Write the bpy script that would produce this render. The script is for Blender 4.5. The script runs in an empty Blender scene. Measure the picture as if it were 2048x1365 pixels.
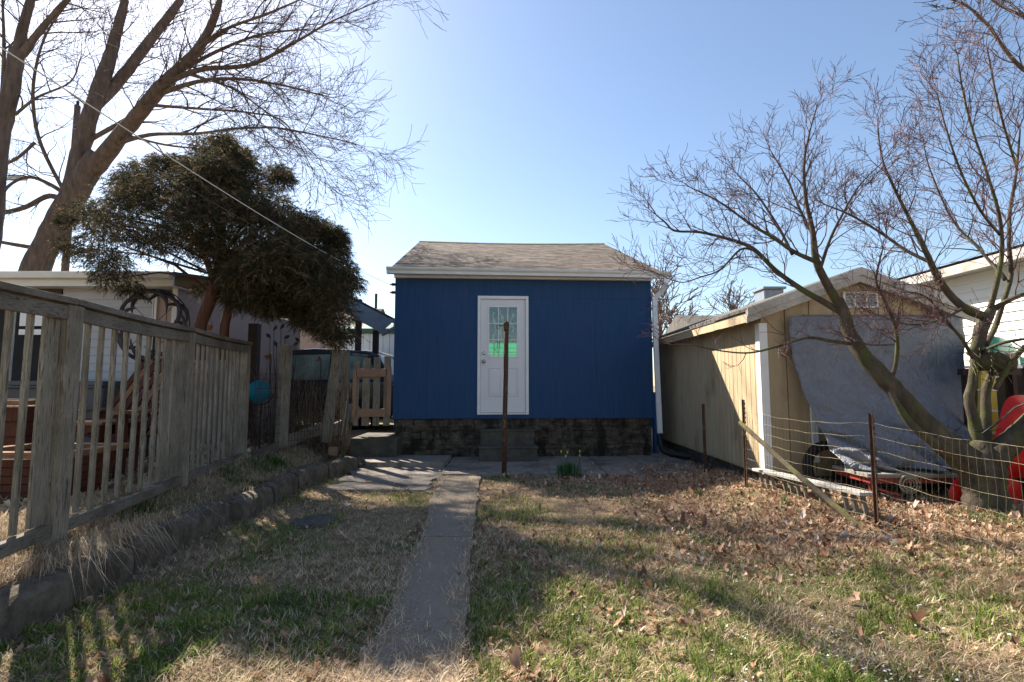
import bpy, math, random
import numpy as np
from mathutils import Vector, Matrix
random.seed(7); RNG = np.random.default_rng(7)
R = math.radians
S = bpy.context.scene
COL = S.collection

# ---------------------------------------------------------------- camera, sky, sun
F = 1024.0; PITCH = math.atan(88/1024); CH = 1.28
cam = bpy.data.cameras.new('camera'); cam.lens = 18; cam.sensor_width = 36; cam.clip_end = 1500; cam.clip_start = 0.05
co = bpy.data.objects.new('camera', cam); COL.objects.link(co)
co.location = (0, 0, CH); co.rotation_euler = (R(90)+PITCH, 0, 0); S.camera = co
SUN_AZ, SUN_EL = R(42), R(41)            # azimuth to the left of the view direction
w = bpy.data.worlds.new('World'); S.world = w; w.use_nodes = True
nt = w.node_tree; bg = nt.nodes['Background']
sky = nt.nodes.new('ShaderNodeTexSky'); sky.sky_type = 'NISHITA'; sky.sun_disc = False
sky.sun_elevation = SUN_EL; sky.sun_rotation = -SUN_AZ; sky.air_density = 1.0; sky.dust_density = 0.5; sky.ozone_density = 1.0
nt.links.new(sky.outputs[0], bg.inputs[0]); bg.inputs[1].default_value = 0.062
sl = bpy.data.lights.new('sun', 'SUN'); sl.energy = 5.0; sl.angle = R(0.53); sl.color = (1, .91, .78)
so = bpy.data.objects.new('sun', sl); COL.objects.link(so)
sd = Vector((math.sin(SUN_AZ)*math.cos(SUN_EL), -math.cos(SUN_AZ)*math.cos(SUN_EL), -math.sin(SUN_EL)))
so.rotation_euler = sd.to_track_quat('-Z', 'Y').to_euler()
S.view_settings.view_transform = 'Standard'; S.view_settings.look = 'None'
S.view_settings.exposure = 1.75; S.view_settings.gamma = 1; S.view_settings.use_curve_mapping = False
S.render.engine = 'CYCLES'

cP, sP = math.cos(PITCH), math.sin(PITCH)
def W(px, py, Y):
    """world point at depth Y seen at photo pixel (px, py)"""
    dx = (px-1024)/F; dy = (682.5-py)/F
    t = Y/(cP-dy*sP)
    return Vector((dx*t, Y, CH+(sP+dy*cP)*t))
def G(px, py, z=0.0):
    dx = (px-1024)/F; dy = (682.5-py)/F
    t = (z-CH)/(sP+dy*cP)
    return Vector((dx*t, (cP-dy*sP)*t, z))

# ---------------------------------------------------------------- object helpers
ROOT = {}
def tag(o, label=None, cat=None, group=None, kind=None):
    if label: o['label'] = label
    if cat: o['category'] = cat
    if group: o['group'] = group
    if kind: o['kind'] = kind
    return o
def thing(name, label, cat, loc=(0, 0, 0), rz=0, group=None):
    o = bpy.data.objects.new(name, None); COL.objects.link(o); o.empty_display_size = .1
    o.location = loc; o.rotation_euler = (0, 0, rz)
    ROOT[o.name] = Matrix.Translation(loc) @ Matrix.Rotation(rz, 4, 'Z')
    return tag(o, label, cat, group)
def finish(name, me, mats, parent, smooth, bevel):
    if not isinstance(mats, (list, tuple)): mats = [mats]
    for m in mats: me.materials.append(m)
    o = bpy.data.objects.new(name, me); COL.objects.link(o)
    if parent is not None:
        o.parent = parent; ROOT[o.name] = ROOT.get(parent.name, Matrix())
    if smooth: me.polygons.foreach_set('use_smooth', [True]*len(me.polygons))
    if bevel:
        b = o.modifiers.new('bevel', 'BEVEL'); b.width = bevel; b.segments = 2; b.limit_method = 'ANGLE'
    return o
class MB:
    """collects shapes in world coordinates (or in the parent's own frame with local=True)"""
    def __init__(s): s.v = []; s.f = []; s.mi = []; s.m = 0
    def add(s, vs, fs):
        n = len(s.v); s.v += [tuple(v) for v in vs]
        s.f += [tuple(i+n for i in f) for f in fs]; s.mi += [s.m]*len(fs); return s
    def box(s, a, b, jit=0):
        x0, y0, z0 = a; x1, y1, z1 = b
        vs = [(x, y, z) for z in (z0, z1) for (x, y) in ((x0, y0), (x1, y0), (x1, y1), (x0, y1))]
        if jit: vs = [tuple(c+random.uniform(-jit, jit) for c in v) for v in vs]
        return s.add(vs, [(3, 2, 1, 0), (4, 5, 6, 7), (0, 1, 5, 4), (1, 2, 6, 5), (2, 3, 7, 6), (3, 0, 4, 7)])
    def bar(s, p, q, wx, wz, up=(0, 0, 1), taper=1):
        """rectangular bar from p to q, width wx, height wz (along up)"""
        p = Vector(p); q = Vector(q); d = (q-p).normalized(); u = Vector(up)
        if abs(d.dot(u)) > .98: u = Vector((0, 1, 0))
        sx = d.cross(u).normalized(); u = sx.cross(d).normalized()
        vs = []
        for c, k in ((p, 1), (q, taper)):
            for a, b in ((-1, -1), (1, -1), (1, 1), (-1, 1)): vs.append(c+sx*(a*wx/2*k)+u*(b*wz/2*k))
        return s.add(vs, [(0, 1, 2, 3), (7, 6, 5, 4), (0, 4, 5, 1), (1, 5, 6, 2), (2, 6, 7, 3), (3, 7, 4, 0)])
    def tube(s, pts, rad, k=8, caps=True, lump=0):
        pts = [Vector(p) for p in pts]; n = len(pts)
        if not isinstance(rad, (list, tuple)): rad = [rad]*n
        vs = []; prev = None
        for i, p in enumerate(pts):
            d = (pts[min(i+1, n-1)]-pts[max(i-1, 0)])
            if d.length < 1e-9: d = Vector((0, 0, 1))
            d.normalize()
            if prev is None:
                a = Vector((0, 0, 1)) if abs(d.z) < .9 else Vector((1, 0, 0)); u = d.cross(a).normalized()
            else:
                u = (prev-d*prev.dot(d)).normalized()
            prev = u; v = d.cross(u)
            for j in range(k):
                a = 2*math.pi*j/k; r = rad[i]*(1+(random.uniform(-lump, lump) if lump else 0))
                vs.append(p+(u*math.cos(a)+v*math.sin(a))*r)
        fs = []
        for i in range(n-1):
            for j in range(k):
                fs.append((i*k+j, i*k+(j+1) % k, (i+1)*k+(j+1) % k, (i+1)*k+j))
        if caps: fs += [tuple(range(k-1, -1, -1)), tuple((n-1)*k+j for j in range(k))]
        return s.add(vs, fs)
    def prism(s, poly, d):
        """closed polygon (3-D points) pushed along vector d"""
        n = len(poly); d = Vector(d); vs = [Vector(p) for p in poly]+[Vector(p)+d for p in poly]
        return s.add(vs, [tuple(range(n-1, -1, -1)), tuple(range(n, 2*n))]+[(i, (i+1) % n, n+(i+1) % n, n+i) for i in range(n)])
    def lathe(s, c, prof, k=20):
        vs = []; n = len(prof)
        for r, z in prof:
            for j in range(k):
                a = 2*math.pi*j/k; vs.append((c[0]+r*math.cos(a), c[1]+r*math.sin(a), c[2]+z))
        fs = [(i*k+j, i*k+(j+1) % k, (i+1)*k+(j+1) % k, (i+1)*k+j) for i in range(n-1) for j in range(k)]
        fs += [tuple(range(k-1, -1, -1)), tuple((n-1)*k+j for j in range(k))]
        return s.add(vs, fs)
    def build(s, name, mat, parent=None, smooth=False, bevel=0, local=False):
        vs = s.v
        if parent is not None and not local:
            mi = ROOT[parent.name].inverted(); vs = [tuple(mi @ Vector(v)) for v in vs]
        me = bpy.data.meshes.new(name); me.from_pydata(vs, [], s.f)
        me.polygons.foreach_set('material_index', s.mi); me.update()
        return finish(name, me, mat, parent, smooth, bevel)
def tri_mesh(name, V, T, mat, parent=None, smooth=False):
    V = np.asarray(V, dtype=np.float32).reshape(-1, 3); T = np.asarray(T, dtype=np.int32).reshape(-1, 3)
    if parent is not None:
        mi = np.array(ROOT[parent.name].inverted()); V = V @ mi[:3, :3].T+mi[:3, 3]
    me = bpy.data.meshes.new(name); me.vertices.add(len(V)); me.vertices.foreach_set('co', V.astype(np.float32).ravel())
    me.loops.add(T.size); me.loops.foreach_set('vertex_index', T.ravel())
    me.polygons.add(len(T)); me.polygons.foreach_set('loop_start', np.arange(0, T.size, 3, dtype=np.int32))
    me.update(calc_edges=True); me.validate()
    return finish(name, me, mat, parent, smooth, 0)

# ---------------------------------------------------------------- materials
def lin(c):
    if isinstance(c, str):
        c = [int(c[i:i+2], 16)/255 for i in (0, 2, 4)]
        c = [x/12.92 if x <= .04045 else ((x+.055)/1.055)**2.4 for x in c]
    return (c[0], c[1], c[2], 1)
class NT:
    def __init__(s, name):
        s.m = bpy.data.materials.new(name); s.m.use_nodes = True; s.t = s.m.node_tree; s.b = s.t.nodes['Principled BSDF']
        s.tc = s.t.nodes.new('ShaderNodeTexCoord')
    def n(s, typ, **kw):
        x = s.t.nodes.new(typ)
        for k, v in kw.items():
            if k in x.inputs.keys(): x.inputs[k].default_value = v
            else: setattr(x, k, v)
        return x
    def l(s, a, b): s.t.links.new(a, b)
    def coord(s, scale=(1, 1, 1), rot=(0, 0, 0)):
        m = s.n('ShaderNodeMapping'); m.inputs['Scale'].default_value = scale; m.inputs['Rotation'].default_value = rot
        s.l(s.tc.outputs['Object'], m.inputs['Vector']); return m.outputs[0]
    def noise(s, vec, scale, detail=6, rough=.6, dist=0):
        x = s.n('ShaderNodeTexNoise'); x.inputs['Scale'].default_value = scale; x.inputs['Detail'].default_value = detail
        x.inputs['Roughness'].default_value = rough; x.inputs['Distortion'].default_value = dist
        s.l(vec, x.inputs['Vector']); return x.outputs['Fac']
    def ramp(s, fac, stops):
        x = s.n('ShaderNodeValToRGB'); e = x.color_ramp.elements
        while len(e) < len(stops): e.new(.5)
        for q, (p, c) in zip(e, stops): q.position = p; q.color = lin(c) if not isinstance(c, (int, float)) else (c, c, c, 1)
        s.l(fac, x.inputs[0]); return x.outputs[0]
    def mix(s, fac, a, b, mode='MIX'):
        x = s.n('ShaderNodeMix'); x.data_type = 'RGBA'; x.blend_type = mode
        for i, v in ((0, fac), (6, a), (7, b)):
            if hasattr(v, 'links'): s.l(v, x.inputs[i])
            elif i == 0: x.inputs[i].default_value = v
            else: x.inputs[i].default_value = lin(v)
        return x.outputs[2]
    def bump(s, h, strength=.5, dist=.01):
        x = s.n('ShaderNodeBump'); x.inputs['Strength'].default_value = strength; x.inputs['Distance'].default_value = dist
        s.l(h, x.inputs['Height']); s.l(x.outputs[0], s.b.inputs['Normal'])
    def set(s, **kw):
        for k, v in kw.items():
            k = k.replace('_', ' ')
            if hasattr(v, 'links'): s.l(v, s.b.inputs[k])
            else: s.b.inputs[k].default_value = v
def simple(name, c1, c2, scale=8, stretch=(1, 1, 1), rough=.7, bump=.3, bd=.004, metal=0, dirt=None, dscale=2, dlo=.5, dhi=.7, spec=.3, coat=0):
    m = NT(name); v = m.coord(stretch); f = m.noise(v, scale)
    c = m.ramp(f, [(.3, c1), (.7, c2)])
    if dirt:
        d = m.noise(m.coord((1, 1, .5)), dscale, 8, .65); c = m.mix(m.ramp(d, [(dlo, 0.), (dhi, 1.)]), c, dirt)
    m.set(Base_Color=c, Roughness=rough, Metallic=metal); m.b.inputs['Specular IOR Level'].default_value = spec
    m.b.inputs['Coat Weight'].default_value = coat
    if bump: m.bump(m.noise(v, scale*2.5, 8, .7), bump, bd)
    return m.m
def wood(name, c1, c2, grain=(22, 22, 1.2), rough=.85, dirt=None, bump=.6):
    m = NT(name); v = m.coord(grain); f = m.noise(v, 3, 8, .7, 1.2)
    c = m.ramp(f, [(.36, c1), (.5, c2), (.66, c1)])
    big = m.noise(m.coord((1.5, 1.5, 1.2)), 2.5, 5); c = m.mix(m.ramp(big, [(.4, 0.), (.7, .6)]), c, dirt or c1)
    m.set(Base_Color=c, Roughness=rough); m.b.inputs['Specular IOR Level'].default_value = .2
    m.bump(f, bump, .004); return m.m
def leafmat(name, stops, trans=.35, rough=.6):
    m = NT(name); g = m.n('ShaderNodeNewGeometry'); c = m.ramp(g.outputs['Random Per Island'], stops)
    m.set(Base_Color=c, Roughness=rough); m.b.inputs['Specular IOR Level'].default_value = .15
    t = m.n('ShaderNodeBsdfTranslucent'); m.l(c, t.inputs[0]); x = m.n('ShaderNodeMixShader'); x.inputs[0].default_value = trans
    m.l(m.b.outputs[0], x.inputs[1]); m.l(t.outputs[0], x.inputs[2]); m.l(x.outputs[0], m.t.nodes['Material Output'].inputs[0])
    return m.m
MT = {}
MT['greywood'] = wood('weathered_wood', (.055, .045, .034), (.30, .262, .205), dirt=(.085, .078, .05))
MT['greywood_h'] = wood('weathered_wood_rail', (.06, .05, .04), (.23, .20, .165), grain=(22, 1.2, 22), dirt=(.05, .045, .03))
MT['greywood_x'] = wood('weathered_wood_cross', (.17, .15, .13), (.33, .30, .26), grain=(1.2, 22, 22), dirt=(.10, .10, .08))
MT['newwood'] = wood('tan_wood', (.22, .13, .085), (.34, .215, .145))
MT['newwood_x'] = wood('tan_wood_cross', (.22, .13, .085), (.34, .215, .145), grain=(1.2, 22, 22))
MT['redwood'] = wood('stained_wood', (.055, .018, .011), (.12, .042, .024), bump=.3)
MT['orangewood'] = wood('orange_wood', (.15, .072, .035), (.27, .145, .075), grain=(1.5, 14, 14), bump=.3)
MT['fasciawood'] = wood('peeling_board', (.36, .33, .29), (.55, .53, .50), grain=(3, 12, 14), dirt=(.2, .17, .13))
MT['white'] = simple('white_paint', (.72, .72, .72), (.82, .82, .81), 6, rough=.45, bump=.08)
MT['whitedoor'] = simple('door_paint', (.70, .68, .69), (.74, .72, .73), 2, rough=.4, bump=.02)
MT['gutter'] = simple('gutter_metal', (.62, .61, .58), (.72, .71, .68), 3, rough=.4, bump=.05, dirt=(.4, .38, .33), dlo=.6, dhi=.8)
MT['concrete'] = simple('concrete', (.16, .14, .12), (.30, .26, .22), 9, rough=.9, bump=.5, dirt=(.07, .06, .05), dscale=1.7)
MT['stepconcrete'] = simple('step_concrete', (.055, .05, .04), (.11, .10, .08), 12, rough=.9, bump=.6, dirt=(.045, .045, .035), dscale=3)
MT['kerb'] = simple('kerb_stone', (.10, .08, .06), (.19, .155, .12), 16, rough=.95, bump=.9, bd=.02, dirt=(.07, .058, .04), dscale=9, dlo=.45, dhi=.65)
MT['rock'] = simple('rock', (.22, .18, .15), (.38, .33, .29), 9, rough=.9, bump=.8, bd=.01)
MT['bark'] = simple('bark', (.07, .05, .042), (.17, .125, .10), 9, (1, 1, .25), rough=.95, bump=1, bd=.02)
MT['twig'] = simple('twig_bark', (.07, .045, .04), (.12, .085, .07), 9, rough=.9, bump=0)
MT['maplebark'] = simple('maple_bark', (.040, .031, .024), (.125, .10, .072), 11, (1, 1, .5), rough=.95, bump=1, bd=.02, dirt=(.085, .095, .03), dscale=5, dlo=.50, dhi=.62)
MT['mapletwig'] = simple('maple_twig', (.085, .042, .045), (.17, .095, .09), 9, rough=.8, bump=0)
MT['cedarbark'] = simple('cedar_bark', (.055, .024, .016), (.14, .065, .042), 9, (2, 2, .2), rough=.95, bump=1, bd=.02)
MT['rust'] = simple('rusty_steel', (.045, .025, .018), (.13, .065, .035), 30, rough=.8, bump=.5, metal=.2, dirt=(.16, .14, .12), dscale=14, dlo=.56, dhi=.62)
MT['wire'] = simple('wire', (.13, .105, .06), (.22, .185, .115), 20, rough=.6, bump=0, metal=.3)
MT['black'] = simple('black_plastic', (.012, .012, .013), (.02, .02, .022), 5, rough=.45, bump=.05)
MT['darkmetal'] = simple('dark_metal', (.022, .018, .02), (.05, .04, .045), 8, rough=.55, bump=.1, metal=.5)
MT['nickel'] = simple('nickel', (.45, .42, .38), (.55, .52, .47), 8, rough=.3, bump=0, metal=1)
MT['bin'] = simple('bin_plastic', (.075, .075, .08), (.10, .10, .105), 4, rough=.6, bump=.05)
MT['redpaint'] = simple('red_paint', (.22, .025, .02), (.33, .05, .04), 6, rough=.6, bump=.1, dirt=(.10, .04, .025), dlo=.5, dhi=.7)
MT['redcloth'] = simple('red_plastic', (.50, .008, .006), (.66, .016, .012), 4, rough=.38, bump=.3, bd=.02, spec=.4)
MT['green'] = simple('green_hull', (.015, .24, .15), (.02, .32, .20), 3, rough=.25, bump=.03, spec=.6)
MT['yellow'] = simple('ladder_yellow', (.42, .30, .04), (.52, .39, .07), 6, rough=.6, bump=.1)
MT['terracotta'] = simple('terracotta', (.30, .10, .05), (.42, .17, .09), 9, rough=.85, bump=.3)
MT['copper'] = simple('copper_sheet', (.12, .055, .03), (.26, .12, .07), 9, rough=.6, bump=.3, metal=.3)
MT['carpaint'] = simple('car_paint', (.008, .010, .016), (.010, .013, .02), 2, rough=.25, bump=0, spec=.6, coat=.8)
MT['silver'] = simple('silver_paint', (.35, .36, .37), (.40, .41, .42), 2, rough=.3, bump=0, metal=.4, coat=.6)
MT['tyre'] = simple('rubber', (.012, .012, .012), (.02, .02, .02), 9, rough=.85, bump=.2)
MT['tanpaint'] = simple('tan_siding', (.38, .29, .175), (.48, .375, .24), 3, (4, 4, .6), rough=.8, bump=.3, dirt=(.15, .11, .065), dscale=2.2, dlo=.55, dhi=.8)
MT['greysiding'] = simple('grey_vinyl', (.36, .35, .36), (.42, .41, .42), 2, rough=.5, bump=.05)
MT['whitesiding'] = simple('white_vinyl', (.74, .73, .69), (.80, .79, .75), 2, rough=.5, bump=.05)
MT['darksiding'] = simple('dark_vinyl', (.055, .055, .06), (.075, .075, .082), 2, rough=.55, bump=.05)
MT['pinksiding'] = simple('tan_vinyl', (.34, .24, .20), (.40, .29, .245), 2, rough=.6, bump=.05)
MT['brown'] = simple('brown_trim', (.030, .017, .013), (.05, .028, .022), 8, rough=.6, bump=.1)
MT['greenmetal'] = simple('green_trim', (.05, .10, .06), (.07, .13, .08), 8, rough=.5, bump=.05)
MT['carportmetal'] = simple('carport_metal', (.16, .19, .23), (.22, .25, .29), 8, rough=.45, bump=.05)
MT['moss'] = simple('mossy_pole', (.07, .055, .035), (.15, .12, .08), 12, rough=.95, bump=.9, dirt=(.15, .14, .04), dscale=9, dlo=.48, dhi=.62)
MT['rope'] = simple('rope', (.30, .27, .20), (.42, .38, .28), 30, rough=.9, bump=.3)
MT['cedar'] = leafmat('cedar_foliage', [(0, (.03, .036, .02)), (.5, (.062, .058, .032)), (.8, (.12, .09, .05)), (1, (.26, .18, .10))], .4, .7)
MT['grass'] = leafmat('grass_blades', [(0, (.06, .11, .018)), (.4, (.14, .21, .035)), (.75, (.26, .32, .07)), (1, (.50, .44, .20))], .4)
MT['weeds'] = leafmat('weed_leaves', [(0, (.05, .10, .02)), (1, (.11, .19, .045))], .4)
MT['daff'] = leafmat('daffodil_leaves', [(0, (.03, .10, .03)), (1, (.06, .16, .05))], .35)
MT['straw'] = leafmat('dry_grass', [(0, (.22, .14, .085)), (.45, (.50, .37, .23)), (.8, (.70, .55, .37)), (1, (.80, .68, .50))], .3)
MT['deadleaf'] = leafmat('dead_leaves', [(0, (.13, .06, .04)), (.25, (.30, .165, .10)), (.6, (.46, .28, .18)), (.88, (.58, .40, .28)), (1, (.72, .58, .47))], .25, .7)
MT['petal'] = leafmat('white_petals', [(0, (.7, .7, .68)), (1, (.85, .85, .85))], .3)
MT['yellowpetal'] = leafmat('yellow_petals', [(0, (.55, .50, .05)), (1, (.65, .60, .08))], .3)
MT['dry'] = leafmat('dry_stalks', [(0, (.10, .07, .045)), (1, (.20, .15, .09))], .2)

def mat_blue():
    m = NT('blue_stained_plywood'); v = m.coord((14, 1, .7)); f = m.noise(v, 2.2, 9, .75, .4)
    c = m.ramp(f, [(.30, (.007, .036, .100)), (.5, (.013, .058, .150)), (.68, (.042, .056, .130))])
    p = m.noise(m.coord((1.1, 1, .35)), 1.5, 3); c = m.mix(m.ramp(p, [(.45, 0.), (.7, .5)]), c, (.010, .058, .14))
    m.set(Base_Color=c, Roughness=.62); m.b.inputs['Specular IOR Level'].default_value = .25
    fine = m.noise(m.coord((1.5, 1, 55)), 3, 5, .7); m.bump(fine, .25, .004); return m.m
MT['blue'] = mat_blue()
def mat_shingle(name, a, b, mor, sx=1):
    m = NT(name); br = m.n('ShaderNodeTexBrick'); row = .155
    nz = m.n('ShaderNodeTexNoise'); nz.inputs['Scale'].default_value = 5; m.l(m.coord(), nz.inputs['Vector'])
    wob = m.mix(.012, m.coord(), nz.outputs['Color'], 'ADD'); m.l(wob, br.inputs['Vector'])
    br.inputs['Scale'].default_value = 1; br.inputs['Brick Width'].default_value = .21; br.inputs['Row Height'].default_value = row
    br.inputs['Mortar Size'].default_value = .0; br.offset_frequency = 2; br.offset = .37; br.squash = .55; br.squash_frequency = 3
    for k, v in (('Color1', a), ('Color2', b), ('Mortar', mor)): br.inputs[k].default_value = lin(v)
    sp = m.n('ShaderNodeSeparateXYZ'); m.l(wob, sp.inputs[0])
    d = m.n('ShaderNodeMath'); d.operation = 'DIVIDE'; d.inputs[1].default_value = row; m.l(sp.outputs[1], d.inputs[0])
    f = m.n('ShaderNodeMath'); f.operation = 'FRACT'; m.l(d.outputs[0], f.inputs[0])
    line = m.ramp(f.outputs[0], [(.0, 1.), (.26, 1.), (.34, 0.)])
    brk = m.ramp(m.noise(m.coord((2.2, 9, 1)), 1.6, 3, .7), [(.38, .1), (.52, 1.)])
    g = m.noise(m.coord(), 70, 3, .8); c = m.mix(m.ramp(g, [(.3, 0.), (.7, .45)]), br.outputs[0], mor)
    c = m.mix(m.mix(1, line, brk, 'MULTIPLY'), c, mor)
    bl = m.noise(m.coord((1.2, 1.2, 1)), 1.6, 5); c = m.mix(m.ramp(bl, [(.45, 0.), (.8, .4)]), c, a)
    m.set(Base_Color=c, Roughness=.95); m.b.inputs['Specular IOR Level'].default_value = .1
    m.bump(f.outputs[0], .6, .015); return m.m
MT['shingle'] = mat_shingle('brown_shingles', (.11, .09, .077), (.25, .205, .175), (.022, .018, .016))
MT['greyshingle'] = mat_shingle('grey_shingles', (.13, .12, .11), (.2, .19, .18), (.05, .045, .04))
def mat_stone():
    m = NT('fieldstone'); v = m.coord((1, 1, 2.3)); d = m.n('ShaderNodeTexVoronoi'); d.inputs['Scale'].default_value = 4.3
    nz = m.n('ShaderNodeTexNoise'); nz.inputs['Scale'].default_value = 5; m.l(v, nz.inputs['Vector'])
    ad = m.n('ShaderNodeMix'); ad.data_type = 'RGBA'; ad.inputs[0].default_value = .24; m.l(v, ad.inputs[6]); m.l(nz.outputs['Color'], ad.inputs[7])
    m.l(ad.outputs[2], d.inputs['Vector'])
    e = m.n('ShaderNodeTexVoronoi'); e.feature = 'DISTANCE_TO_EDGE'; e.inputs['Scale'].default_value = 4.3; m.l(ad.outputs[2], e.inputs['Vector'])
    sep = m.n('ShaderNodeSeparateColor'); m.l(d.outputs['Color'], sep.inputs[0])
    c = m.ramp(sep.outputs[0], [(0, (.035, .028, .02)), (.5, (.07, .055, .04)), (1, (.12, .10, .075))])
    fn = m.noise(m.coord(), 14, 8, .7); c = m.mix(m.ramp(fn, [(.38, 0.), (.62, .85)]), c, (.03, .027, .02)); pale = m.noise(m.coord((1, 1, 2)), 2.3, 9, .75); c = m.mix(m.ramp(pale, [(.58, 0.), (.72, .7)]), c, (.17, .14, .11))
    c = m.mix(m.ramp(e.outputs['Distance'], [(0, .55), (.07, 0.)]), c, (.03, .025, .02))
    m.set(Base_Color=c, Roughness=.95); h = m.mix(.35, m.ramp(e.outputs['Distance'], [(0, 0.), (.10, 1.)]), m.ramp(fn, [(0, 0.), (1, 1.)]))
    m.bump(h, 1, .04); return m.m
MT['stone'] = mat_stone(); MT['fieldstone'] = simple('rough_fieldstone', (.03, .024, .018), (.17, .135, .10), 6, (1, 1, 1.6), rough=.95, bump=1, bd=.035, dirt=(.024, .02, .015), dscale=5, dlo=.46, dhi=.6)
def mat_ground():
    m = NT('lawn_soil'); v = m.coord(); a = m.noise(v, .9, 8, .65, .3); b = m.noise(v, 9, 10, .75); c3 = m.noise(v, 60, 6, .8)
    c = m.ramp(b, [(.3, (.13, .085, .055)), (.5, (.28, .20, .13)), (.72, (.46, .35, .24))])
    gr = m.ramp(c3, [(.3, (.05, .08, .02)), (.7, (.15, .17, .06))]); c = m.mix(m.ramp(a, [(.46, 0.), (.6, .75)]), c, gr)
    c = m.mix(m.ramp(c3, [(.45, 0.), (.75, .55)]), c, (.08, .055, .035))
    m.set(Base_Color=c, Roughness=.98); m.b.inputs['Specular IOR Level'].default_value = .1
    m.bump(m.mix(.5, m.ramp(c3, [(0, 0.), (1, 1.)]), m.ramp(b, [(0, 0.), (1, 1.)])), 1, .03); return m.m
MT['ground'] = mat_ground()
def mat_path():
    m = NT('worn_path'); v = m.coord(); a = m.noise(v, 4.2, 10, .8); c3 = m.noise(v, 90, 4, .8)
    c = m.ramp(c3, [(.3, (.13, .108, .085)), (.6, (.24, .20, .155)), (.8, (.42, .35, .27))])
    c = m.mix(m.ramp(a, [(.45, 0.), (.62, .8)]), c, (.27, .20, .13))
    m.set(Base_Color=c, Roughness=.95); m.bump(c3, .7, .006); return m.m
MT['path'] = mat_path()
def mat_tarp():
    m = NT('grey_tarp'); v = m.coord(); a = m.noise(v, 5, 8, .6, .8); c = m.ramp(a, [(.3, (.17, .18, .21)), (.7, (.215, .225, .26))])
    b = m.noise(m.coord((1, 1, .6)), 1.4, 6); c = m.mix(m.ramp(b, [(.5, 0.), (.75, .25)]), c, (.13, .125, .13))
    m.set(Base_Color=c, Roughness=.5); m.b.inputs['Specular IOR Level'].default_value = .35
    k1 = m.ramp(m.noise(m.coord((1, 1, .8)), 4, 3, .5, 1.2), [(.44, 1.), (.5, 0.), (.56, 1.)]); k2 = m.ramp(m.noise(m.coord((1.3, 1, 1)), 11, 3, .5, .8), [(.45, 1.), (.5, .3), (.55, 1.)])
    m.bump(m.mix(.45, k1, k2), .7, .02); return m.m
MT['tarp'] = mat_tarp()
def mat_glass(name, tint=(1, 1, 1), rough=.02, mixf=.12):
    m = NT(name); t = m.n('ShaderNodeBsdfTransparent'); t.inputs[0].default_value = lin(tint); g = m.n('ShaderNodeBsdfGlossy'); g.inputs['Roughness'].default_value = rough
    fr = m.n('ShaderNodeFresnel'); fr.inputs[0].default_value = 1.6; ad = m.n('ShaderNodeMath'); ad.operation = 'ADD'; ad.inputs[1].default_value = mixf; m.l(fr.outputs[0], ad.inputs[0])
    nz = m.noise(m.coord(), 6, 2); bp = m.n('ShaderNodeBump'); bp.inputs['Strength'].default_value = .15; bp.inputs['Distance'].default_value = .02
    m.l(nz, bp.inputs['Height']); m.l(bp.outputs[0], g.inputs['Normal'])
    x = m.n('ShaderNodeMixShader'); m.l(ad.outputs[0], x.inputs[0]); m.l(t.outputs[0], x.inputs[1]); m.l(g.outputs[0], x.inputs[2])
    m.l(x.outputs[0], m.t.nodes['Material Output'].inputs[0]); return m.m
MT['glass'] = mat_glass('window_glass', (.75, .88, .84), mixf=.03); MT['carglass'] = simple('car_glass', (.04, .065, .06), (.26, .34, .30), 1.6, rough=.08, bump=0, spec=.8)
def mat_transl(name, c):
    m = NT(name); t = m.n('ShaderNodeBsdfTranslucent'); t.inputs[0].default_value = lin(c); x = m.n('ShaderNodeMixShader'); x.inputs[0].default_value = .7
    m.set(Base_Color=lin(c), Roughness=.4); m.l(m.b.outputs[0], x.inputs[1]); m.l(t.outputs[0], x.inputs[2]); m.l(x.outputs[0], m.t.nodes['Material Output'].inputs[0]); return m.m
MT['mint'] = mat_transl('green_glow_sheet', (.10, .55, .35)); MT['cyan'] = mat_transl('turquoise_glass', (.01, .34, .44))
MT['dark'] = simple('dark_interior', (.02, .02, .022), (.03, .03, .03), 3, rough=.9, bump=0)

# ---------------------------------------------------------------- noise and ground shape
_P = RNG.random((256, 256))
def vn(x, y):
    xi = np.floor(x).astype(int); yi = np.floor(y).astype(int); fx = x-xi; fy = y-yi; fx = fx*fx*(3-2*fx); fy = fy*fy*(3-2*fy)
    g = lambda a, b: _P[a % 256, b % 256]
    return (g(xi, yi)*(1-fx)+g(xi+1, yi)*fx)*(1-fy)+(g(xi, yi+1)*(1-fx)+g(xi+1, yi+1)*fx)*fy
def fbm(x, y, o=4):
    x = np.asarray(x, float); y = np.asarray(y, float); r = 0; a = .5
    for i in range(o): r = r+a*vn(x+13.7*i, y+7.3*i); x = x*2.03; y = y*2.03; a *= .5
    return r/(1-.5**o)
def sst(a, b, x): t = np.clip((x-a)/(b-a), 0, 1); return t*t*(3-2*t)
KX = -2.73                                         # kerb line of the raised bed
def H(x, y):
    x = np.asarray(x, float); y = np.asarray(y, float)
    bed = sst(KX+.05, KX-.12, x)*.19+sst(-2.85, -3.2, x)*.14
    bed = bed*sst(9.0, 8.5, y)+.33*sst(-2.2, -2.4, x)*sst(8.5, 9.3, y)*(1)
    right = .14*sst(1.6, 3.1, x)*sst(8.5, 6.0, y)+.06*sst(8.6, 10, y)*sst(2.5, 3, x)
    n = (fbm(x*2.2, y*2.2)-.5)*.045+(fbm(x*9, y*9, 3)-.5)*.040
    flat = np.maximum(sst(7.2, 7.6, y)*sst(-3.2, -2.6, x)*sst(3.2, 2.6, x), np.exp(-((x-PXC(y))/.38)**2)*(y < 7.6))
    return bed+right+n*(1-.92*flat)-.03*flat
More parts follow.
